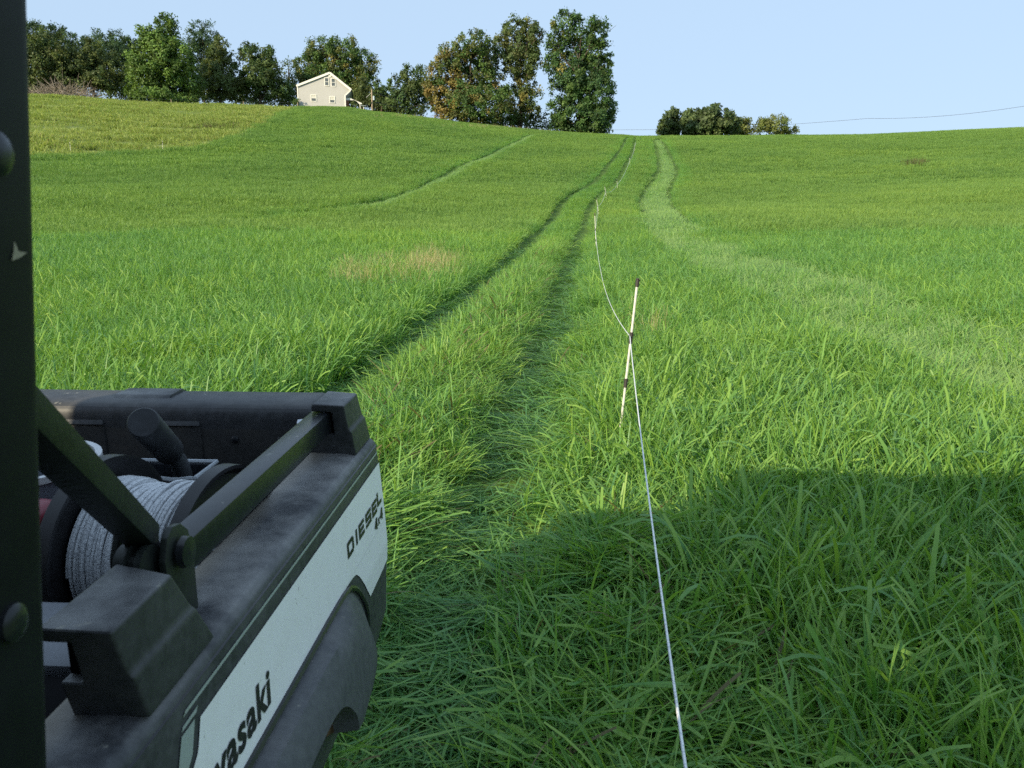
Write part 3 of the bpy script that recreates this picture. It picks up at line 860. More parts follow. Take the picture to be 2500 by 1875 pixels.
    pocket(((-.505, 1.553, 1.668), (-.407, 1.545, 1.669)), ((-.486, 1.527, 1.640), (-.420, 1.516, 1.622)), -.447)
    pocket(((-.478, .695, .862), (-.401, .698, .853)), ((-.487, .671, .813), (-.413, .668, .789)), -.458)
    # square rail between the pockets, with its bracket and the diagonal brace
    B(MB().box((-.491, .862, -.449), (-.453, 1.60, -.408)), 'side_rail', STEEL, .003)
    br = B(MB().prism([(.838, -.49), (.905, -.49), (.905, -.42), (.897, -.385), (.880, -.370), (.860, -.366), (.845, -.375), (.836, -.40)], 0, -.4515, -.443), 'bracket', GREEN_STEEL, .002)
    B(MB().prism([(.838, -.49), (.90, -.49), (.90, -.42), (.89, -.39), (.875, -.375), (.855, -.375), (.842, -.40)], 0, -.512, -.504), 'bracket', GREEN_STEEL, .002)
    B(MB().lathe((-.5, .868, -.400), (1, 0, 0), [(0, 0), (0, .012), (.062, .012), (.062, .019), (.070, .018), (.072, 0)], 12), 'pivot_bolt', STEEL, 0, br)
    B(MB().tube([(-.375, .49, -.100), (-.483, .872, -.386)], 0.0215, 4, square=True), 'brace', BRACE, .003)
    B(MB().lathe((-.492, .835, -.405), (1, 0, 0), [(0, 0), (0, .026), (.012, .026), (.014, .02), (.022, .02), (.024, .026), (.032, .026), (.032, 0)], 16), 'clamp', GREEN_STEEL)
    B(MB().box((-.540, 1.05, -.535), (-.498, 1.13, -.515)), 'hinge_plate', STEEL, .002)
    zinc = plain('zinc_plate', (.55, .57, .60), .3, .5, metal=.8)
    B(MB().lathe((-.505, 1.50, -.424), (1, 0, 0), [(0, 0), (0, .010), (.008, .011), (.013, .009), (.013, 0)], 12), 'locking_pin', zinc)
    for r in (1.06, 1.12):
        B(MB().lathe((-.52, r, -.516), (0, 0, 1), [(0, .007), (.005, .007), (.006, .004), (.006, 0)], 6), 'bolt', zinc)
    # tailgate
    tg = B(MB().prism([(1.674, -.535), (1.660, -.462), (1.663, -.443), (1.673, -.432), (1.695, -.4265), (1.775, -.4265), (1.792, -.432), (1.80, -.448), (1.795, -.98), (1.69, -.98), (1.676, -.80)],
                       0, -1.655, -.530), 'tailgate', PLAT, .012, None, 3)
    for s_ in (-.60, -.70, -1.25):
        B(MB().lathe((s_, 1.664, -.505), (0, -1, 0), [(0, .008), (.003, .008), (.005, .005), (.005, 0)], 12), 'bolt', STEEL, 0, tg)
    B(MB().prism([(1.70, -.43), (1.715, -.4205), (1.775, -.4205), (1.788, -.43)], 0, -.985, -.858), 'handle', PLA, .003, tg)
    for a, b in ((-1.46, -1.36), (-1.085, -.985), (-.868, -.772)):
        B(MB().hexa([(a, 1.655, -.475), (b, 1.655, -.475), (b, 1.69, -.475), (a, 1.69, -.475), (a + .004, 1.668, -.452), (b - .004, 1.668, -.452), (b - .004, 1.69, -.452), (a + .004, 1.69, -.452)]), 'stop_block', PLA, .004, tg)
        B(MB().box((a, 1.660, -.79), (b, 1.69, -.477)), 'stiffener', PLAI, .006, tg)
    B(MB().box((-1.65, 1.664, -.80), (-.531, 1.70, -.478)), 'inner_panel', PLAI, .004, tg)
    # bed floor, front wall, far side
    B(MB().box((-1.65, .44, -.83), (-.505, 1.68, -.80)), 'bed_floor', PLAI, .003)
    B(MB().box((-1.65, .43, -.80), (-.51, .47, -.56)), 'bed_bulkhead', PLAI, .006)
    B(MB().box((-1.64, .56, -.60), (-.484, .835, -.545)), 'dark_shade_plate', CAVITY_SHADE, .004)  # added black plate stands in for the shaded bed interior
    far = [(-2.175 - s, u) for s, u in prof]
    B(MB().prism(far, 1, .40, 1.672), 'bed_side', PLA, .004)
    for r0 in (.70, 1.53):
        B(MB().hexa([(-1.77, r0, -.498), (-1.67, r0, -.498), (-1.67, r0 + .13, -.498), (-1.77, r0 + .13, -.498), (-1.755, r0 - .02, -.39), (-1.69, r0 - .02, -.39), (-1.69, r0 + .1, -.39), (-1.755, r0 + .1, -.39)]), 'stake_pocket', PLA, .006)
    B(MB().box((-1.72, .86, -.449), (-1.682, 1.58, -.408)), 'side_rail', STEEL, .003)
    # fender flare with rolled edge
    T = [(-.381, .40, -.687), (-.381, .8, -.687), (-.381, 1.05, -.687), (-.381, 1.22, -.687), (-.381, 1.315, -.688), (-.381, 1.353, -.695), (-.381, 1.391, -.717), (-.382, 1.459, -.786), (-.388, 1.485, -.85), (-.395, 1.47, -.905), (-.397, 1.41, -.935)]
    Mm = [(-.354, .40, -.694), (-.354, .8, -.694), (-.354, 1.04, -.694), (-.353, 1.17, -.697), (-.350, 1.25, -.705), (-.348, 1.285, -.717), (-.345, 1.32, -.745), (-.343, 1.366, -.79), (-.340, 1.384, -.835), (-.340, 1.350, -.868), (-.339, 1.285, -.878)]
    M2 = [(-.338, .40, -.715), (-.338, .8, -.715), (-.338, 1.01, -.715), (-.338, 1.11, -.720), (-.337, 1.175, -.733), (-.336, 1.205, -.747), (-.335, 1.235, -.775), (-.334, 1.265, -.805), (-.333, 1.28, -.835), (-.333, 1.265, -.862), (-.334, 1.235, -.874)]
    Bb = [(-.330, .40, -.743), (-.330, .8, -.743), (-.330, .99, -.743), (-.330, 1.06, -.747), (-.330, 1.10, -.757), (-.330, 1.13, -.773), (-.330, 1.155, -.795), (-.330, 1.175, -.815), (-.330, 1.188, -.835), (-.330, 1.192, -.85), (-.332, 1.195, -.862)]
    Bi = [(-.375, p[1] - .006, p[2] - .004) for p in Bb]
    cur = [T, Mm, M2, Bb, Bi]; n = len(T); vs = []; fs = []
    # refine along the length
    def fine(c, k=4):
        c = np.array(c); q = np.linspace(0, n - 1, (n - 1) * k + 1); o = np.stack([np.interp(q, np.arange(n), c[:, i]) for i in range(3)], 1)
        for _ in range(3): o[1:-1] = .25 * o[:-2] + .5 * o[1:-1] + .25 * o[2:]
        return o
    cur = [fine(c) for c in cur]; nn = len(cur[0])
    for c in cur: vs += [tuple(p) for p in c]
    for i in range(len(cur) - 1):
        for k in range(nn - 1): fs.append((i * nn + k, i * nn + k + 1, (i + 1) * nn + k + 1, (i + 1) * nn + k))
    fl = B(MB().add(vs, fs), 'fender_flare', FLR)
    # rubber bead around the flare
    bd = [(p[0] + .001, p[1] + (.012 if i > 18 else 0), p[2] + (.007 if i < 20 else .004)) for i, p in enumerate(cur[0][: int(nn * .82)])]
    B(MB().tube(bd, .0055, 6), 'bead', STEEL, 0, fl)
    B(MB().prism([(.55, -.74), (1.10, -.752), (1.22, -.80), (1.27, -.85), (1.275, -.90), (1.24, -.90), (1.18, -.86), (1.06, -.80), (.55, -.79)], 0, -.47, -.372), 'wheel_liner', MUD, .004)
    # wheels
    def wheel(s, r, name='wheel'):
        c = (s, r, -1.385)
        ty = B(MB().lathe(c, (1, 0, 0), [(-.11, .15), (-.115, .24), (-.10, .285), (-.06, .305), (.06, .305), (.10, .285), (.115, .24), (.11, .15), (-.11, .15)], 36), name, RUBBER)
        tr = MB()
        for k in range(26):
            a = 2 * math.pi * k / 26
            for sgn in (-1, 1):
                e = np.array([0, math.cos(a + sgn * .06), math.sin(a + sgn * .06)]); f = np.array([0, -math.sin(a), math.cos(a)])
                o = np.array(c) + e * .300 + np.array([sgn * .055, 0, 0])
                tr.hexa([o + np.array([dx, 0, 0]) + f * df + e * de for de in (0, .02) for dx, df in ((-.05, -.016), (.05, -.016), (.05, .016), (-.05, .016))])
        k_ = B(tr, 'tread', RUBBER, 0, ty); k_['kind'] = 'stuff'
        B(MB().lathe(c, (1, 0, 0), [(-.09, 0), (-.09, .15), (.09, .152), (.07, .13), (.03, .10), (.03, 0)], 24), 'rim', STEEL, 0, ty)
    for s in (-.56, -1.60):
        wheel(s, .80); wheel(s, -1.15)
    # roll cage posts, roof, added shade screen and side panel, cabin
    def post(e, w, name, r0=.385, r1=.445, u0=-.75, u1=.49):
        return B(MB().hexa([(e(u0) - w, r0, u0), (e(u0), r0, u0), (e(u0), r1, u0), (e(u0) - w, r1, u0), (e(u1) - w, r0, u1), (e(u1), r0, u1), (e(u1), r1, u1), (e(u1) - w, r1, u1)]), name, POST, .010, None, 4)
    p = post(lambda u: (-.2765 + .104 * u) * 1.036, .075, 'roll_cage_post')
    for u in (-.235, .022):
        e = (-.2765 + .104 * u) * 1.036
        B(MB().lathe((e, .4105, u), (1, 0, 0), [(-.001, .011), (.003, .011), (.005, .0085), (.006, .004), (.006, 0)], 16), 'bolt', STEEL, 0, p)
    e0 = (-.2765 + .104 * -.028) * 1.036 + .0006
    B(MB().add([(e0, .420, -.032), (e0, .428, -.0305), (e0, .4335, -.0285), (e0, .4265, -.0275), (e0, .424, -.0215), (e0, .4225, -.0275)], [(0, 1, 2, 3), (0, 3, 4, 5)]), 'scratch', plain('bare_scratch', (.30, .27, .19), .7), 0, p)
    post(lambda u: -1.80 - .104 * u + .075, .075, 'roll_cage_post')
    B(MB().box((-1.96, .450, -.48), (-.42, .470, .489)), 'added_shade_screen', STEEL, .004)  # unseen panel added and widened to keep sun off the bed
    B(MB().box((-.385, -1.08, -1.28), (-.365, .448, .489)), 'added_shade_panel', STEEL, .004)  # unseen side panel added to block sun from the near grass
    B(MB().box((-1.90, -1.15, .49), (-.06, .53, .53)), 'roof', PLA, .015)
    for s in (-.33, -1.80):
        B(MB().tube([(s, -1.10, .49), (s, -1.35, -.35), (s, -1.42, -.62)], .028, 8), 'windshield_post', STEEL)
    B(MB().box((-1.74, -.30, -1.10), (-.42, .28, -.86)), 'seat_base', PLAI, .02)
    B(MB().box((-1.72, .18, -.86), (-.44, .29, -.35)), 'seat_back', PLAI, .03)
    B(MB().box((-1.78, -1.55, -1.34), (-.38, .38, -1.28)), 'floor_pan', STEEL, .01)
    B(MB().prism([(-2.15, -1.20), (-2.15, -.92), (-1.95, -.80), (-1.42, -.62), (-1.38, -.62), (-1.38, -1.28), (-1.9, -1.28)], 0, -1.78, -.38), 'hood', WHITE_D, .03)
    B(MB().box((-1.70, -1.38, -.85), (-.46, -1.22, -.62)), 'dashboard', PLAI, .02)
    st = B(MB().lathe((-.78, -.80, -.62), (0, .8, .6), [(-.012, .175), (0, .187), (.012, .175), (0, .163), (-.012, .175)], 24), 'steering_wheel', PLA)
    B(MB().tube([(-.78, -.80, -.62), (-.78, -1.25, -.92)], .02, 8), 'column', STEEL, 0, st)
    B(MB().tube([(-.955, -.80, -.62), (-.605, -.80, -.62)], .012, 6), 'spoke', STEEL, 0, st)
    B(MB().box((-1.50, -2.0, -1.30), (-.66, 1.55, -1.20)), 'frame', STEEL, .01)
    return root
utility_vehicle()

# things lying in the bed
def vthing(name, label, cat, base):
    return empty(name, vpos(*base), label, cat, rot=VROT)
def reel():
    A = np.array([-.743, 1.232, -.562]); Bc = np.array([-.540, 1.200, -.564]); ax = Bc - A; W = np.linalg.norm(ax); ax /= W
    base = (A[0], A[1], A[2] - .152)
    t = vthing('wire_reel', 'black reel wound full of grey white fence rope in the vehicle bed', 'reel', base)
    b = lambda mb, n, m, bev=0: mb.build(n, m, t, bev, 2, True, off=base)
    fm = plain('reel_plastic', (.022, .022, .024), .45, .4, 20, .3)
    for o, sg in ((A, -1), (Bc, 1)):
        b(MB().lathe(o, ax * sg, [(-.004, .02), (-.004, .138), (-.010, .146), (-.010, .152), (.014, .152), (.014, .146), (.004, .138), (.004, .05), (.012, .045), (.012, 0)], 56), 'flange', fm)
    rm, nt, bs, o = new_mat('braided_rope')
    co = obj_co(nt)
    c = ramp(nt, noise(nt, 260, 3, .7, co), [(.34, (.30, .31, .34)), (.46, (.58, .60, .62)), (.66, (.74, .75, .77))])
    nt.links.new(c, bs.inputs['Base Color']); bs.inputs['Roughness'].default_value = .8
    bump(nt, bs, noise(nt, 320, 2, .6, co), .5, .002)
    e1 = np.cross(ax, [0, 0, 1.]); e1 /= np.linalg.norm(e1); e2 = np.cross(e1, ax)
    turns = 33; mb = MB(); pts = []; rg = np.random.default_rng(3)
    for layer, rad in ((0, .107), (1, .1115)):
        n = turns * 40; pts = []; ph = rg.random(turns + 1) * 6.28; dv = np.interp(np.linspace(0, turns, n), np.arange(turns + 1), rg.normal(size=turns + 1) * .0024)
        for i in range(n):
            a = 2 * math.pi * i / 40; f = i / n
            tilt = .0045 * math.sin(a + 1.1 + 2 * f) * (1 if layer else -.5)
            pts.append(A + ax * (.010 + (W - .020) * f + dv[i] + tilt) + (rad + .004 * math.sin(f * 9 + layer) + dv[(i * 7) % n] * .8) * (math.cos(a) * e1 + math.sin(a) * e2))
        mb.tube(pts, .0030, 5)
    b(mb, 'rope', rm)
    b(MB().lathe(A, ax, [(0, 0), (0, .102), (W, .102), (W, 0)], 32), 'drum', fm)
reel()

def bed_clutter():
    dk = plain('tote_plastic', (.02, .022, .028), .5, .4, 20, .3)
    rimm = plain('pale_rim', (.42, .45, .48), .5, .4)
    t = vthing('storage_tote', 'black open tote with pale rim behind the rope reel', 'tote', (-.725, 1.53, -.80))
    o = (-.725, 1.53, -.80)
    a, b, c, d = -.860, -.680, 1.420, 1.520
    mb = MB(); th = .008
    for lo, hi in (((a, c), (b, c + th)), ((a, d - th), (b, d)), ((a, c + th), (a + th, d - th)), ((b - th, c + th), (b, d - th))): mb.box((*lo, -.80), (*hi, -.512))
    mb.box((a + th, c + th, -.799), (b - th, d - th, -.79))
    mb.build('tub', dk, t, 0, off=o)
    q = [(a, c, -.508), (-.78, c, -.508), (-.755, c, -.508), (-.725, c, -.5115), (-.71, c, -.511), (-.69, c, -.508), (b, c, -.508), (b, d, -.508), (a, d, -.508), (a, c, -.508)]
    MB().tube(q, .0045, 6).build('rim', rimm, t, off=o)
    MB().box((-.735, 1.408, -.538), (-.70, 1.419, -.525)).build('latch', rimm, t, .002, off=o)
    # stubby black pipe
    p0 = np.array([-.703, 1.300, -.367]); p1 = np.array([-.742, 1.455, -.466])
    o = tuple(p1)
    t = vthing('pipe_handle', 'stubby black pipe with flat round end sticking up from the bed', 'pipe', o)
    d = p1 - p0
    MB().lathe(p0, d, [(0, 0), (0, .0245), (.003, .0268), (np.linalg.norm(d), .0268), (np.linalg.norm(d) + .01, .02), (np.linalg.norm(d) + .01, 0)], 28).build('grip', plain('matt_black_tube', (.028, .03, .034), .55, .4, 30, .25), t, off=o)
    MB().tube([p1 - d * .05, p1 + np.array([-.002, .035, -.03]), p1 + np.array([.006, .05, -.09]), p1 + np.array([.012, .05, -.36])], [.017, .017, .017, .017], 12).build('bent_arm', plain('grey_bar', (.06, .065, .07), .5), t, off=o)
    # grey pail and red can by the roll cage post
    o = (-.975, 1.36, -.80)
    t = vthing('pail', 'grey pail with white rim beside the roll cage post', 'pail', o)
    MB().lathe(o, (0, 0, 1), [(0, 0), (0, .112), (.335, .132), (.335, .126), (.01, .107)], 36).build('shell', plain('grey_pail', (.20, .22, .26), .45, .4, 8, .15), t, off=o)
    MB().lathe((o[0], o[1], o[2] + .33), (0, 0, 1), [(0, .131), (0, .137), (.012, .137), (.012, .125), (0, .125)], 36).build('rim', plain('white_rim', (.6, .6, .6), .5), t, off=o)
    o = (-.865, 1.16, -.80)
    t = vthing('fuel_can', 'red can between rope reel and roll cage post', 'can', o)
    rd = plain('red_plastic', (.22, .012, .03), .4, .4, 10, .2)
    MB().box((-.93, 1.08, -.80), (-.80, 1.225, -.47)).build('body', rd, t, .03, 3, off=o)
    MB().lathe((-.865, 1.16, -.475), (0, 0, 1), [(0, .025), (.03, .025), (.03, 0)], 14).build('cap', dk, t, off=o)
    # pale flat box in front of the reel
    o = (-.70, .90, -.80)
    t = vthing('equipment_box', 'flat grey equipment box tucked behind the near corner pocket', 'box', o)
    MB().box((-.86, .84, -.80), (-.56, .995, -.535)).build('case', plain('grey_case', (.17, .18, .20), .5, .4, 10, .2), t, .008, off=o)
    MB().box((-.76, .834, -.65), (-.66, .839, -.60)).build('label_plate', dk, t, off=o)
    # board that carries the clutter
bed_clutter()

# ------------------------------------------------------------------ electric fence
def stakes_and_rope():
    white = plain('fibreglass', (.66, .64, .57), .5, .4, 30, .15)
    clipm = plain('black_clip', (.035, .03, .028), .6)
    spec = [  # top px, visible foot px (in the grass), clips as fractions, label
        ((1557, 682), (1520, 1000), 'nearest white fence stake with three black clips'),
        ((1452, 520), (1455, 590), 'second fence stake up the track from the nearest one'),
        ((1456, 484), (1461, 516), 'third fence stake up the track from the nearest one'),
        ((1476, 453), (1480, 479), 'fourth fence stake up the track from the nearest one'),
        ((1506, 439), (1507.5, 457), 'fifth fence stake up the track from the nearest one'),
        ((1537, 384), (1537.5, 397), 'sixth fence stake up the track, faint in the distance'),
        ((1549, 352), (1549.5, 363), 'seventh fence stake up the track, just below the hilltop')]
    ties = []
    for i, (tp, ft, lab) in enumerate(spec):
        x, y = gp(*ft, h=.30 if i == 0 else .36)
        y0 = y
        d = px_ray(*tp); k = y0 / d[1]; top = EYE + d * k
        d = px_ray(*ft); k = y0 / d[1]; foot = EYE + d * k
        ax = (top - foot)
        g = gz(foot[0], foot[1]); base = foot + ax * ((g - .05 - foot[2]) / ax[2])
        Lt = np.linalg.norm(top - base)
        if i > 0 and Lt > 1.35: top = base + (top - base) * 1.35 / Lt; Lt = 1.35
        print('stake', i, round(y0, 1), round(Lt, 2))
        t = empty('fence_stake', base, lab, 'fence stake', 'white stakes of the electric fence')
        u = (top - base) / Lt
        rad = .0062 if i == 0 else .0085
        if i == 0: rad = .0078
        MB().tube([np.zeros(3), u * Lt * .5, u * Lt], rad, 8).build('rod', white, t)
        def at_px(py, px):
            dd = px_ray(px, py); return (EYE + dd * (y0 / dd[1]) - base) @ u
        if i == 0: cl = [(at_px(690, 1556), .055), (at_px(825, 1540), .075), (at_px(935, 1527), .06)]
        else: cl = [(Lt - .04, .07), (Lt * .62, .06), (Lt * .38, .06)]
        for j, (h, ln) in enumerate(cl):
            mb = MB().tube([u * (h - ln / 2), u * (h + ln / 2)], rad * 1.6, 8)
            mb.tube([u * (h + ln * .35) + np.array([-.012, -.004, 0]), u * (h + ln * .42) + np.array([.004, -.012, .004]), u * (h + ln * .30) + np.array([.014, -.002, -.006])], rad * .6, 6)
            mb.build('clip', clipm, t)
        ties.append(base + u * cl[1][0] + np.array([-.008, -.01, .012]))
    rope, nt, b, o = new_mat('poly_rope')
    wz = noise(nt, 150, 2, .6, obj_co(nt))
    nt.links.new(ramp(nt, wz, [(.34, (.45, .48, .53)), (.5, (.84, .84, .84))]), b.inputs['Base Color']); b.inputs['Roughness'].default_value = .6
    d = px_ray(1690, 1990); hand = EYE + d * 1.15
    crest = ties[-1] + (ties[-1] - ties[-2]) * .35; crest[2] = gz(crest[0], crest[1]) + .7
    chain = [hand] + ties + [crest]
    pts = []
    for i, (a, c) in enumerate(zip(chain[:-1], chain[1:])):
        ln = np.linalg.norm(c - a); sag = [.05, .42, .25, .2, .2, .25, .25, .1][i]
        for f in np.linspace(0, 1, 40)[(0 if i == 0 else 1):]:
            q = a + (c - a) * f; q = q + np.array([0, 0, -4 * sag * f * (1 - f)])
            if i > 0: q[2] = max(q[2], gz(q[0], q[1]) + .34)
            pts.append(q - hand)
    r = np.linalg.norm(np.array(pts), axis=1)
    mb = MB().tube(pts, [.0026 + min(.0045, .00006 * q) for q in r], 6)
    w = mb.build('fence_rope', rope, None); w.location = hand
    tag(w, 'thin white and blue fence rope running uphill along the stakes', 'rope')
    # two more stakes at the edge of the pale field
    for (tp, ft, lab) in [((172, 352), (172.5, 373), 'white stake at the left lower edge of the pale field'), ((397, 352), (397.5, 367), 'white stake at the middle lower edge of the pale field')]:
        x, y = gp(*ft, h=.1); g = gz(x, y); d = px_ray(*tp); top = EYE + d * (y / d[1]); H = min(1.2, max(.9, top[2] - g))
        t = empty('fence_stake', (x, y, g), lab, 'fence stake', 'white stakes at the pale field edge')
        MB().tube([(0, 0, -.05), (.01, 0, H)], .014, 6).build('rod', white, t)
        MB().tube([(.008, 0, H - .18), (.01, 0, H - .1)], .022, 6).build('clip', clipm, t)
stakes_and_rope()

# ------------------------------------------------------------------ grass
def grass_mat(name, stops, dry, transl=.32, rough=.46, spec=.36):
    m, nt, b, o = new_mat(name)
    ab = N(nt, 'ShaderNodeAttribute', attribute_name='blade')        # per blade: r random hue, g position along blade, b dryness
    sp = N(nt, 'ShaderNodeSeparateColor'); nt.links.new(ab.outputs['Color'], sp.inputs[0])
    ti = N(nt, 'ShaderNodeAttribute', attribute_name='tint', attribute_type='INSTANCER')
    ad = N(nt, 'ShaderNodeMath', operation='MULTIPLY_ADD'); nt.links.new(ti.outputs['Fac'], ad.inputs[0]); ad.inputs[1].default_value = .55
    hm = N(nt, 'ShaderNodeMath', operation='MULTIPLY'); nt.links.new(sp.outputs[0], hm.inputs[0]); hm.inputs[1].default_value = .5
    nt.links.new(hm.outputs[0], ad.inputs[2])
    col = ramp(nt, ad.outputs[0], stops)
    tip = mixc(nt, col, (.30, .42, .10), N(nt, 'ShaderNodeMath', operation='MULTIPLY').outputs[0])
    tm = tip.node.inputs[0].links[0].from_node
    pw = N(nt, 'ShaderNodeMath', operation='POWER'); nt.links.new(sp.outputs[1], pw.inputs[0]); pw.inputs[1].default_value = 2.2
    nt.links.new(pw.outputs[0], tm.inputs[0]); tm.inputs[1].default_value = .32
    dr = N(nt, 'ShaderNodeMath', operation='GREATER_THAN'); nt.links.new(sp.outputs[2], dr.inputs[0]); dr.inputs[1].default_value = 1 - dry
    col = mixc(nt, tip, (.17, .145, .065), dr.outputs[0])
    nt.links.new(col, b.inputs['Base Color'])
    b.inputs['Roughness'].default_value = rough; b.inputs['Specular IOR Level'].default_value = spec
    t = N(nt, 'ShaderNodeBsdfTranslucent'); nt.links.new(mixc(nt, col, (1.3, 1.35, .55), 1.0, 'MULTIPLY'), t.inputs[0])
    mx = N(nt, 'ShaderNodeMixShader'); mx.inputs[0].default_value = transl
    nt.links.new(b.outputs[0], mx.inputs[1]); nt.links.new(t.outputs[0], mx.inputs[2]); nt.links.new(mx.outputs[0], o.inputs[0])
    return m
_G = [(0, (.074, .228, .080)), (.35, (.126, .300, .070)), (.65, (.206, .370, .064)), (1, (.335, .465, .072))]
GRASS = grass_mat('grass_blades', _G, .008)
GRASS_T = grass_mat('trampled_grass_blades', _G, .022)
GRASS_F = grass_mat('far_grass_blades', [(0, (.090, .202, .070)), (.35, (.132, .256, .072)), (.65, (.184, .310, .072)), (1, (.270, .380, .082))], .002, .36, .6, .3)
GRASS_L = grass_mat('lodged_grass_sheen', [(0, (.14, .28, .095)), (.5, (.205, .355, .115)), (1, (.30, .44, .15))], .01, .36, .5, .35)  # paler than standing blades: sheen of lodged grass put into the colour
PALE = grass_mat('cut_grass', [(0, (.17, .25, .072)), (.4, (.255, .325, .10)), (.75, (.33, .385, .125)), (1, (.42, .435, .16))], .04, .36, .6, .3)
DRY = grass_mat('dry_stalks', [(0, (.40, .32, .18)), (.5, (.48, .39, .23)), (1, (.55, .46, .28))], .0)
WEED = grass_mat('dark_weed_stalks', [(0, (.045, .035, .025)), (.5, (.07, .045, .03)), (1, (.09, .07, .04))], .0)

def clump(name, n, rad, ln, wd, lean, curl, segs, mat, seed, mode='up', tip=.35):
    """a tuft of grass blades.  mode up: blades rise all round; lie: blades are combed over towards +x"""
    rg = np.random.default_rng(seed)
    rr = rad * np.sqrt(rg.random(n)); ph = rg.random(n) * 2 * np.pi
    base = np.stack([rr * np.cos(ph), rr * np.sin(ph), np.full(n, -.02)], 1)
    if mode == 'up':
        az = ph + rg.normal(size=n) * 1.1
        th0 = np.abs(rg.normal(size=n)) * lean
        cu = curl * (.25 + rg.random(n) ** 1.5 * 1.6)
    elif mode == 'lie':
        az = rg.normal(size=n) * .95
        th0 = lean + rg.normal(size=n) * .35
        cu = curl * (.1 + 1.3 * rg.random(n))
    else:
        az = rg.normal(size=n) * .8
        th0 = 1.35 + rg.normal(size=n) * .12
        cu = rg.normal(size=n) * .15 + .05
        base[:, 2] = .015 + rg.random(n) * .09
    L = rg.uniform(*ln, n) * (1 - .25 * rr / rad if mode == 'up' else 1)
    W = rg.uniform(*wd, n)
    tw = rg.normal(size=n) * .5
    ts = np.linspace(0, 1, segs + 1)
    p = base.copy(); V = np.empty((n, segs + 1, 2, 3)); T = np.empty((n, segs + 1))
    blunt = rg.random(n) < tip
    for i, t in enumerate(ts):
        th = th0 + cu * t ** 1.6
        th = np.minimum(th, 2.5)
        if i > 0:
            thm = th0 + cu * ((t + ts[i - 1]) / 2) ** 1.6; thm = np.minimum(thm, 2.5)
            st = L / segs
            p = p + np.stack([np.sin(thm) * np.cos(az), np.sin(thm) * np.sin(az), np.cos(thm)], 1) * st[:, None]
            if mode != 'up': p[:, 2] = np.maximum(p[:, 2], .012 + .03 * (1 - t))
        side = np.stack([-np.sin(az), np.cos(az), np.zeros(n)], 1)
        fwd = np.stack([np.cos(th) * np.cos(az), np.cos(th) * np.sin(az), -np.sin(th)], 1)
        a = tw * (.4 + t)
        wv = side * np.cos(a)[:, None] + fwd * np.sin(a)[:, None]
        prof = np.where(blunt, (.75 + .5 * t) * np.minimum(1, (1.06 - t) * 12), (.7 + 1.0 * t - 1.62 * t * t)) * .5
        prof = np.maximum(prof, .06)
        V[:, i, 0] = p - wv * (W * prof)[:, None]; V[:, i, 1] = p + wv * (W * prof)[:, None]; T[:, i] = t
    idx = np.arange(n * (segs + 1) * 2).reshape(n, segs + 1, 2)
    F = np.stack([idx[:, :-1, 0], idx[:, :-1, 1], idx[:, 1:, 1], idx[:, 1:, 0]], -1).reshape(-1, 4)
    me = np_mesh(name, V.reshape(-1, 3), F, True)
    c = np.ones((n, segs + 1, 2, 4), np.float32)
    c[..., 0] = rg.random(n)[:, None, None]; c[..., 1] = T[..., None]; c[..., 2] = rg.random(n)[:, None, None]
    at = me.attributes.new('blade', 'FLOAT_COLOR', 'POINT'); at.data.foreach_set('color', c.reshape(-1))
    me.materials.append(mat)
    return bpy.data.objects.new(name, me)

def scatter(name, label_kind, protos, P, yaw, scl, idx, tint, tilt=None):
    """one stuff object: tufts set on the points of a mesh by geometry nodes"""
    colx = bpy.data.collections.new(name + '_tufts')
    for o in protos: colx.objects.link(o)
    me = bpy.data.meshes.new(name)
    me.vertices.add(len(P)); me.vertices.foreach_set('co', np.asarray(P, np.float32).ravel())
    rot = np.zeros((len(P), 3), np.float32); rot[:, 2] = yaw
    if tilt is not None: rot[:, :2] = tilt
    a = me.attributes.new('rot', 'FLOAT_VECTOR', 'POINT'); a.data.foreach_set('vector', rot.ravel())
    a = me.attributes.new('scl', 'FLOAT_VECTOR', 'POINT'); a.data.foreach_set('vector', np.asarray(scl, np.float32).ravel())
    a = me.attributes.new('pick', 'INT', 'POINT'); a.data.foreach_set('value', np.asarray(idx, np.int32))
    a = me.attributes.new('tint', 'FLOAT', 'POINT'); a.data.foreach_set('value', np.asarray(tint, np.float32))
    o = link(name, me)
    ng = bpy.data.node_groups.new(name, 'GeometryNodeTree')
    ng.interface.new_socket('Geometry', in_out='INPUT', socket_type='NodeSocketGeometry')
    ng.interface.new_socket('Geometry', in_out='OUTPUT', socket_type='NodeSocketGeometry')
    gi = ng.nodes.new('NodeGroupInput'); go = ng.nodes.new('NodeGroupOutput')
    ci = ng.nodes.new('GeometryNodeCollectionInfo'); ci.inputs['Collection'].default_value = colx
    ci.inputs['Separate Children'].default_value = True; ci.inputs['Reset Children'].default_value = True
    ip = ng.nodes.new('GeometryNodeInstanceOnPoints'); ip.inputs['Pick Instance'].default_value = True
    def na(n, t):
        q = ng.nodes.new('GeometryNodeInputNamedAttribute'); q.data_type = t; q.inputs[0].default_value = n
        return q.outputs[0]
    ng.links.new(gi.outputs[0], ip.inputs['Points']); ng.links.new(ci.outputs[0], ip.inputs['Instance'])
    ng.links.new(na('pick', 'INT'), ip.inputs['Instance Index']); ng.links.new(na('rot', 'FLOAT_VECTOR'), ip.inputs['Rotation'])
    ng.links.new(na('scl', 'FLOAT_VECTOR'), ip.inputs['Scale']); ng.links.new(ip.outputs[0], go.inputs[0])
    md = o.modifiers.new('scatter', 'NODES'); md.node_group = ng
    return o

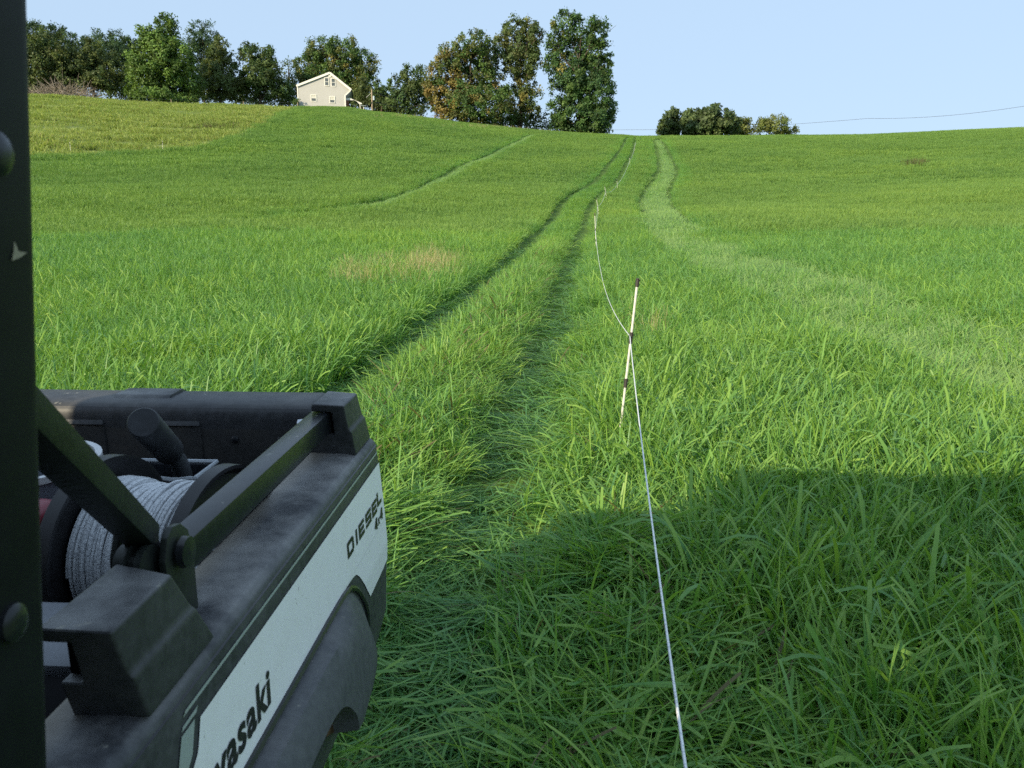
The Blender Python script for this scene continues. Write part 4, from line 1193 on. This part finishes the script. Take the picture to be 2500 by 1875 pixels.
def vnoise(x, y, s, seed=0):
    """smooth value noise 0..1"""
    rg = np.random.default_rng(seed); T = rg.random((256, 256))
    u = x * s + 1000.3; v = y * s + 1000.7
    i = np.floor(u).astype(int); j = np.floor(v).astype(int); fu = u - i; fv = v - j
    fu = fu * fu * (3 - 2 * fu); fv = fv * fv * (3 - 2 * fv)
    g = lambda a, b: T[a & 255, b & 255]
    return (g(i, j) * (1 - fu) + g(i + 1, j) * fu) * (1 - fv) + (g(i, j + 1) * (1 - fu) + g(i + 1, j + 1) * fu) * fv

def sector(r0, r1, half, dens):
    n = int((r1 * r1 - r0 * r0) * math.radians(half) * dens)
    r = np.sqrt(RNG.uniform(r0 * r0, r1 * r1, n)); a = RNG.uniform(-1, 1, n) * math.radians(half)
    return np.stack([np.sin(a) * r, np.cos(a) * r], 1)

# tuft kinds (picked by index)
PR = []
def proto(*a, **k):
    PR.append(clump('tuft_%02d' % len(PR), *a, **k)); return len(PR) - 1
UP = [proto(25, .115, (.28, .58), (.0065, .0140), .38, 1.4, 7, GRASS, 100 + i) for i in range(7)]
UP1 = [proto(32, .13, (.26, .52), (.006, .0115), .38, 1.4, 4, GRASS, 120 + i) for i in range(6)]
LIE = [proto(38, .15, (.22, .44), (.005, .011), 0.70, 1.1, 7, GRASS_T, 140 + i, mode='lie') for i in range(5)]
MAT = [proto(30, .17, (.18, .42), (.006, .011), 0, 0, 5, GRASS_T, 160 + i, mode='mat') for i in range(4)]
UP2 = [proto(76, .34, (.26, .50), (.0095, .0175), .32, 1.0, 3, GRASS_F, 180 + i) for i in range(5)]
UP3 = [proto(130, .75, (.26, .48), (.018, .032), .34, .9, 2, GRASS_F, 200 + i) for i in range(5)]
LIE2 = [proto(60, .34, (.30, .50), (.012, .022), .75, .7, 3, GRASS_L, 220 + i, mode='lie') for i in range(3)]
LIEP = [proto(38, .15, (.24, .48), (.005, .011), 0.85, .8, 6, GRASS_L, 240 + i, mode='lie') for i in range(3)]

def footprint(P):
    """the utility vehicle's shadow-free footprint: no grass pokes through its floor"""
    return (P[:, 0] > -1.72) & (P[:, 0] < -.36) & (P[:, 1] < 1.72) & (P[:, 1] > -2.2)

def build_grass():
    layers = []
    for (r0, r1, half, dens, kinds) in [(.9, 4.2, 66, 96, UP), (4.2, 9, 52, 92, UP), (9, 28, 44, 54, UP1), (28, 64, 40, 15, UP2), (64, 152, 37, 3.6, UP3)]:
        P = sector(r0, r1, half, dens)
        layers.append((P, kinds, r0))
    # along the far tracks the tufts stay small so that the wheel ruts keep their edges
    far = []
    for pl, w in ((RUT_L, 1.6), (RUT_R, 1.6), (T2_C, 2.2), (T3, 1.8)):
        q = pl[np.hypot(pl[:, 0], pl[:, 1]) > 27]
        if len(q) < 2: continue
        ln = np.hypot(*np.diff(q, axis=0).T).sum(); n = int(ln * 2 * w * 26)
        k = RNG.integers(0, len(q) - 1, n); f = RNG.random(n)[:, None]
        d = q[k + 1] - q[k]; nn = np.stack([-d[:, 1], d[:, 0]], 1) / np.hypot(d[:, 0], d[:, 1])[:, None]
        far.append(q[k] * (1 - f) + q[k + 1] * f + nn * RNG.uniform(-w, w, n)[:, None])
    layers.append((np.vstack(far), UP1, 'track'))
    Ps = []; YW = []; SC = []; IX = []; TN = []
    for P, kinds, r0 in layers:
        P = P[~in_field(P)]
        P = P[~footprint(P)]
        dl, sl, al, fl = dist_poly(P, RUT_L); dr, sr, ar, fr = dist_poly(P, RUT_R)
        # centre strip between the wheels
        r = np.hypot(P[:, 0], P[:, 1])
        d2, s2, a2, f2 = dist_poly(P, T2_C); dt, s3, at, ft = dist_poly(P, T3)
        d2l = dist_poly(P, T2_L)[0]; d2r = dist_poly(P, T2_R)[0]
        gauge = 1.55
        mid = (dl < gauge) & (dr < gauge) & (sl > 0) & (sr < 0)
        n = len(P)
        near_far_track = np.minimum(np.minimum(dl, dr), np.minimum(d2 - .9, dt))
        if r0 != 'track' and r0 >= 28:
            lim = .35 if r0 == 28 else .8
            keep = near_far_track > lim + .2
            keep &= ~((mid) & (r0 >= 28))
        else: keep = np.ones(n, bool)
        jit = RNG.normal(size=n) * .05
        hw = np.where(r < 12, .31, np.where(r < 27, .33, .36)) + .08 * (vnoise(P[:, 0], P[:, 1], .7, 3) - .5) * 2
        rut = (np.minimum(dl, dr) + jit) < hw
        line2 = (np.minimum(d2l, d2r) + jit) < np.where(r > 55, .42, .32)
        line3 = (dt + jit) < .32
        w2 = np.interp(f2, [0, .45, .62, 1], [.38, .45, .80, 1.1])
        brk = vnoise(P[:, 0], P[:, 1], .6, 5) * .6 + vnoise(P[:, 0], P[:, 1], 1.7, 6) * .4
        lie2 = (d2 < w2 * (.7 + .6 * brk)) & ~line2
        lie3 = (dt < 1.2 * (.6 + .8 * brk)) & (s3 > 0) & ~line3 & (ft < .9)
        messy = (((sr > 0) & (dr < .75 * (.45 + brk)) & (r < 12)) | ((dr < .95 * (.55 + brk)) & (r < 4.6))) & ~rut
        kind = RNG.choice(kinds, n)
        yaw = RNG.random(n) * 2 * np.pi
        hn = vnoise(P[:, 0], P[:, 1], .22, 1) * .6 + vnoise(P[:, 0], P[:, 1], .9, 2) * .4
        s = .74 + .5 * hn + RNG.normal(size=n) * .07
        sz = s * (.92 + .22 * RNG.random(n))
        tint = .02 + .62 * vnoise(P[:, 0], P[:, 1], .13, 8) + .36 * vnoise(P[:, 0], P[:, 1], .7, 9) + RNG.normal(size=n) * .12 - .20 * sstep(24, 90, r)
        de = dist_poly(P, EDGE)[0]
        sz[de < 1.6] *= 1.3; tint[de < 1.6] -= .12
        # the strip between the wheels is pushed over, roughly along the way the vehicle drove
        lie_k = LIE if r0 != 'track' and r0 < 28 else LIE2
        ang = np.where(dl < dr, al, ar) + np.where(dl < dr, 2.4, 1.5) * (1 if r0 != 'track' else .6)
        edge = np.minimum(dl, dr) < hw + .20
        m = (mid | messy) & (r < 27)
        # tousled: some tufts pushed right over, others still half up, none combed alike
        over = RNG.random(n) < np.where(messy, .65, .74)
        m1 = m & over
        kind[m1] = RNG.choice(LIE, m1.sum())
        yaw[m1] = (ang + RNG.normal(size=n) * 1.0 + 5.0 * (vnoise(P[:, 0], P[:, 1], 1.3, 4) - .5))[m1]
        sz[m1] *= .74 + .25 * RNG.random(m1.sum())
        sz[m & ~over] *= .68
        flat = m & messy & (RNG.random(n) < .5)
        kind[flat] = RNG.choice(MAT, flat.sum()); sz[flat] *= 1.3
        em = m & edge
        sz[em] *= .72; s[em] *= .8
        hump = .75 + .5 * vnoise(P[:, 0], P[:, 1], 1.1, 14)
        sz[m] *= hump[m]; tint[m] += .03
        m = mid & (r >= 27); sz[m] *= .72
        m = rut
        kind[m] = RNG.choice(MAT, m.sum()); yaw[m] = (np.where(dl < dr, al, ar) + np.pi * (RNG.random(n) < .4) + RNG.normal(size=n) * .7)[m]; sz[m] *= .5; s[m] *= .85; tint[m] -= .42; keep &= ~(rut & (r <= 24) & (RNG.random(n) < .35))  # tint lowered to paint in the shade down in the ruts
        m = line2 | line3
        kind[m] = RNG.choice(MAT, m.sum()); sz[m] *= .6; tint[m] -= .15  # darker tint paints in shade along the side track lines
        m = (lie2 | (lie3 & (dt < .85))) & ~rut & ~line2 & ~line3 & (RNG.random(n) < .62 + .6 * brk)
        kind[m] = RNG.choice(LIEP if (r0 != 'track' and r0 < 28) else LIE2, m.sum()); yaw[m] = (np.where(d2 < dt, a2, at) + np.pi + RNG.normal(size=n) * .35)[m]; sz[m] *= .68; tint[m] += .25  # raised tint adds to the painted sheen of the lodged bands
        # grass nearest the vehicle is trampled flat by its wheel
        keep &= ~((rut | line2 | line3) & (r > 24) & (RNG.random(n) < .93))
        sz[(rut | line2 | line3) & (r > 24)] *= .6
        z = ground(P[:, 0], P[:, 1])
        z = z - .05 * np.exp(-(np.minimum(dl, dr) / .25) ** 2)
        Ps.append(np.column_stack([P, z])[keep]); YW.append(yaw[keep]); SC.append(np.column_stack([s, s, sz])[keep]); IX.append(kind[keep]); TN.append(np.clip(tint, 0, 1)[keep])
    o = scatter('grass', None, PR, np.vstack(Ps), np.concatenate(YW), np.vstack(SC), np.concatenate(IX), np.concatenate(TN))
    tag(o, 'tall green grass covering the hill', 'grass', kind='stuff')
    print('grass tufts', sum(map(len, Ps)))

def build_pale():
    pr = [clump('cut_%02d' % i, 60, .7, (.14, .40), (.025, .05), .6, .9, 2, PALE, 300 + i) for i in range(4)] + \
         [clump('cut_%02d' % (4 + i), 55, .5, (.28, .58), (.025, .05), .5, 1.2, 2, PALE, 310 + i) for i in range(3)]
    P = sector(55, 149, 37, 4.2); P = P[(P[:, 0] < 0)]; P = P[in_field(P)]
    n = len(P)
    a = vnoise(P[:, 0] * .6, P[:, 1], .55, 21); b = vnoise(P[:, 0], P[:, 1], .13, 22)
    keep = RNG.random(n) < .12 + 1.1 * a
    big = a + RNG.normal(size=n) * .15 > .6
    ix = np.where(big, RNG.integers(4, 7, n), RNG.integers(0, 4, n))
    s = .6 + .8 * a + RNG.normal(size=n) * .1
    tint = np.clip(.2 + .5 * b + .35 * a + RNG.normal(size=n) * .15, 0, 1)
    o = scatter('pale_pasture', None, pr, np.column_stack([P, ground(P[:, 0], P[:, 1])])[keep], (RNG.random(n) * 6.28)[keep], np.column_stack([s, s, s])[keep], ix[keep], tint[keep])
    tag(o, 'pale yellow green cut pasture up on the left', 'pasture', kind='stuff')

def build_dry():
    pr = [clump('dry_%02d' % i, 16, .14, (.35, .62), (.004, .007), .22, .5, 4, DRY, 330 + i, tip=.1) for i in range(3)] + [clump('dry_%02d' % (3 + i), 14, .2, (.3, .7), (.01, .02), .35, .6, 3, WEED, 340 + i, tip=.1) for i in range(2)]
    P = []
    for (px, py, w, h, n) in [(960, 645, 115, 24, 95), (1060, 630, 55, 22, 75), (870, 665, 60, 15, 30), (1590, 770, 30, 40, 5), (1000, 262 + 22, 60, 3, 40), (1200, 309, 120, 3, 60)]:
        for _ in range(n):
            P.append(gp(px + RNG.normal() * w * .6, py + RNG.normal() * h * .6, .3))
    nd = len(P)
    for _ in range(40): P.append(gp(2235 + RNG.normal() * 17, 394 + RNG.normal() * 3, .4))
    for _ in range(30): P.append(gp(520 + RNG.normal() * 26, 312 + RNG.normal() * 2.5, .1))
    P = np.array(P); n = len(P)
    r = np.hypot(P[:, 0], P[:, 1])
    s = (.8 + .35 * RNG.random(n)) * np.where(r > 60, 1.6, 1.0)
    o = scatter('dry_grass', None, pr, np.column_stack([P, ground(P[:, 0], P[:, 1])]), RNG.random(n) * 6.28, np.column_stack([s, s, s]), np.where(np.arange(n) < nd, RNG.integers(0, 3, n), RNG.integers(3, 5, n)), RNG.random(n))
    tag(o, 'patches of tan dead grass stalks standing in the green grass', 'dry grass', kind='stuff')
build_grass()
build_pale()
build_dry()
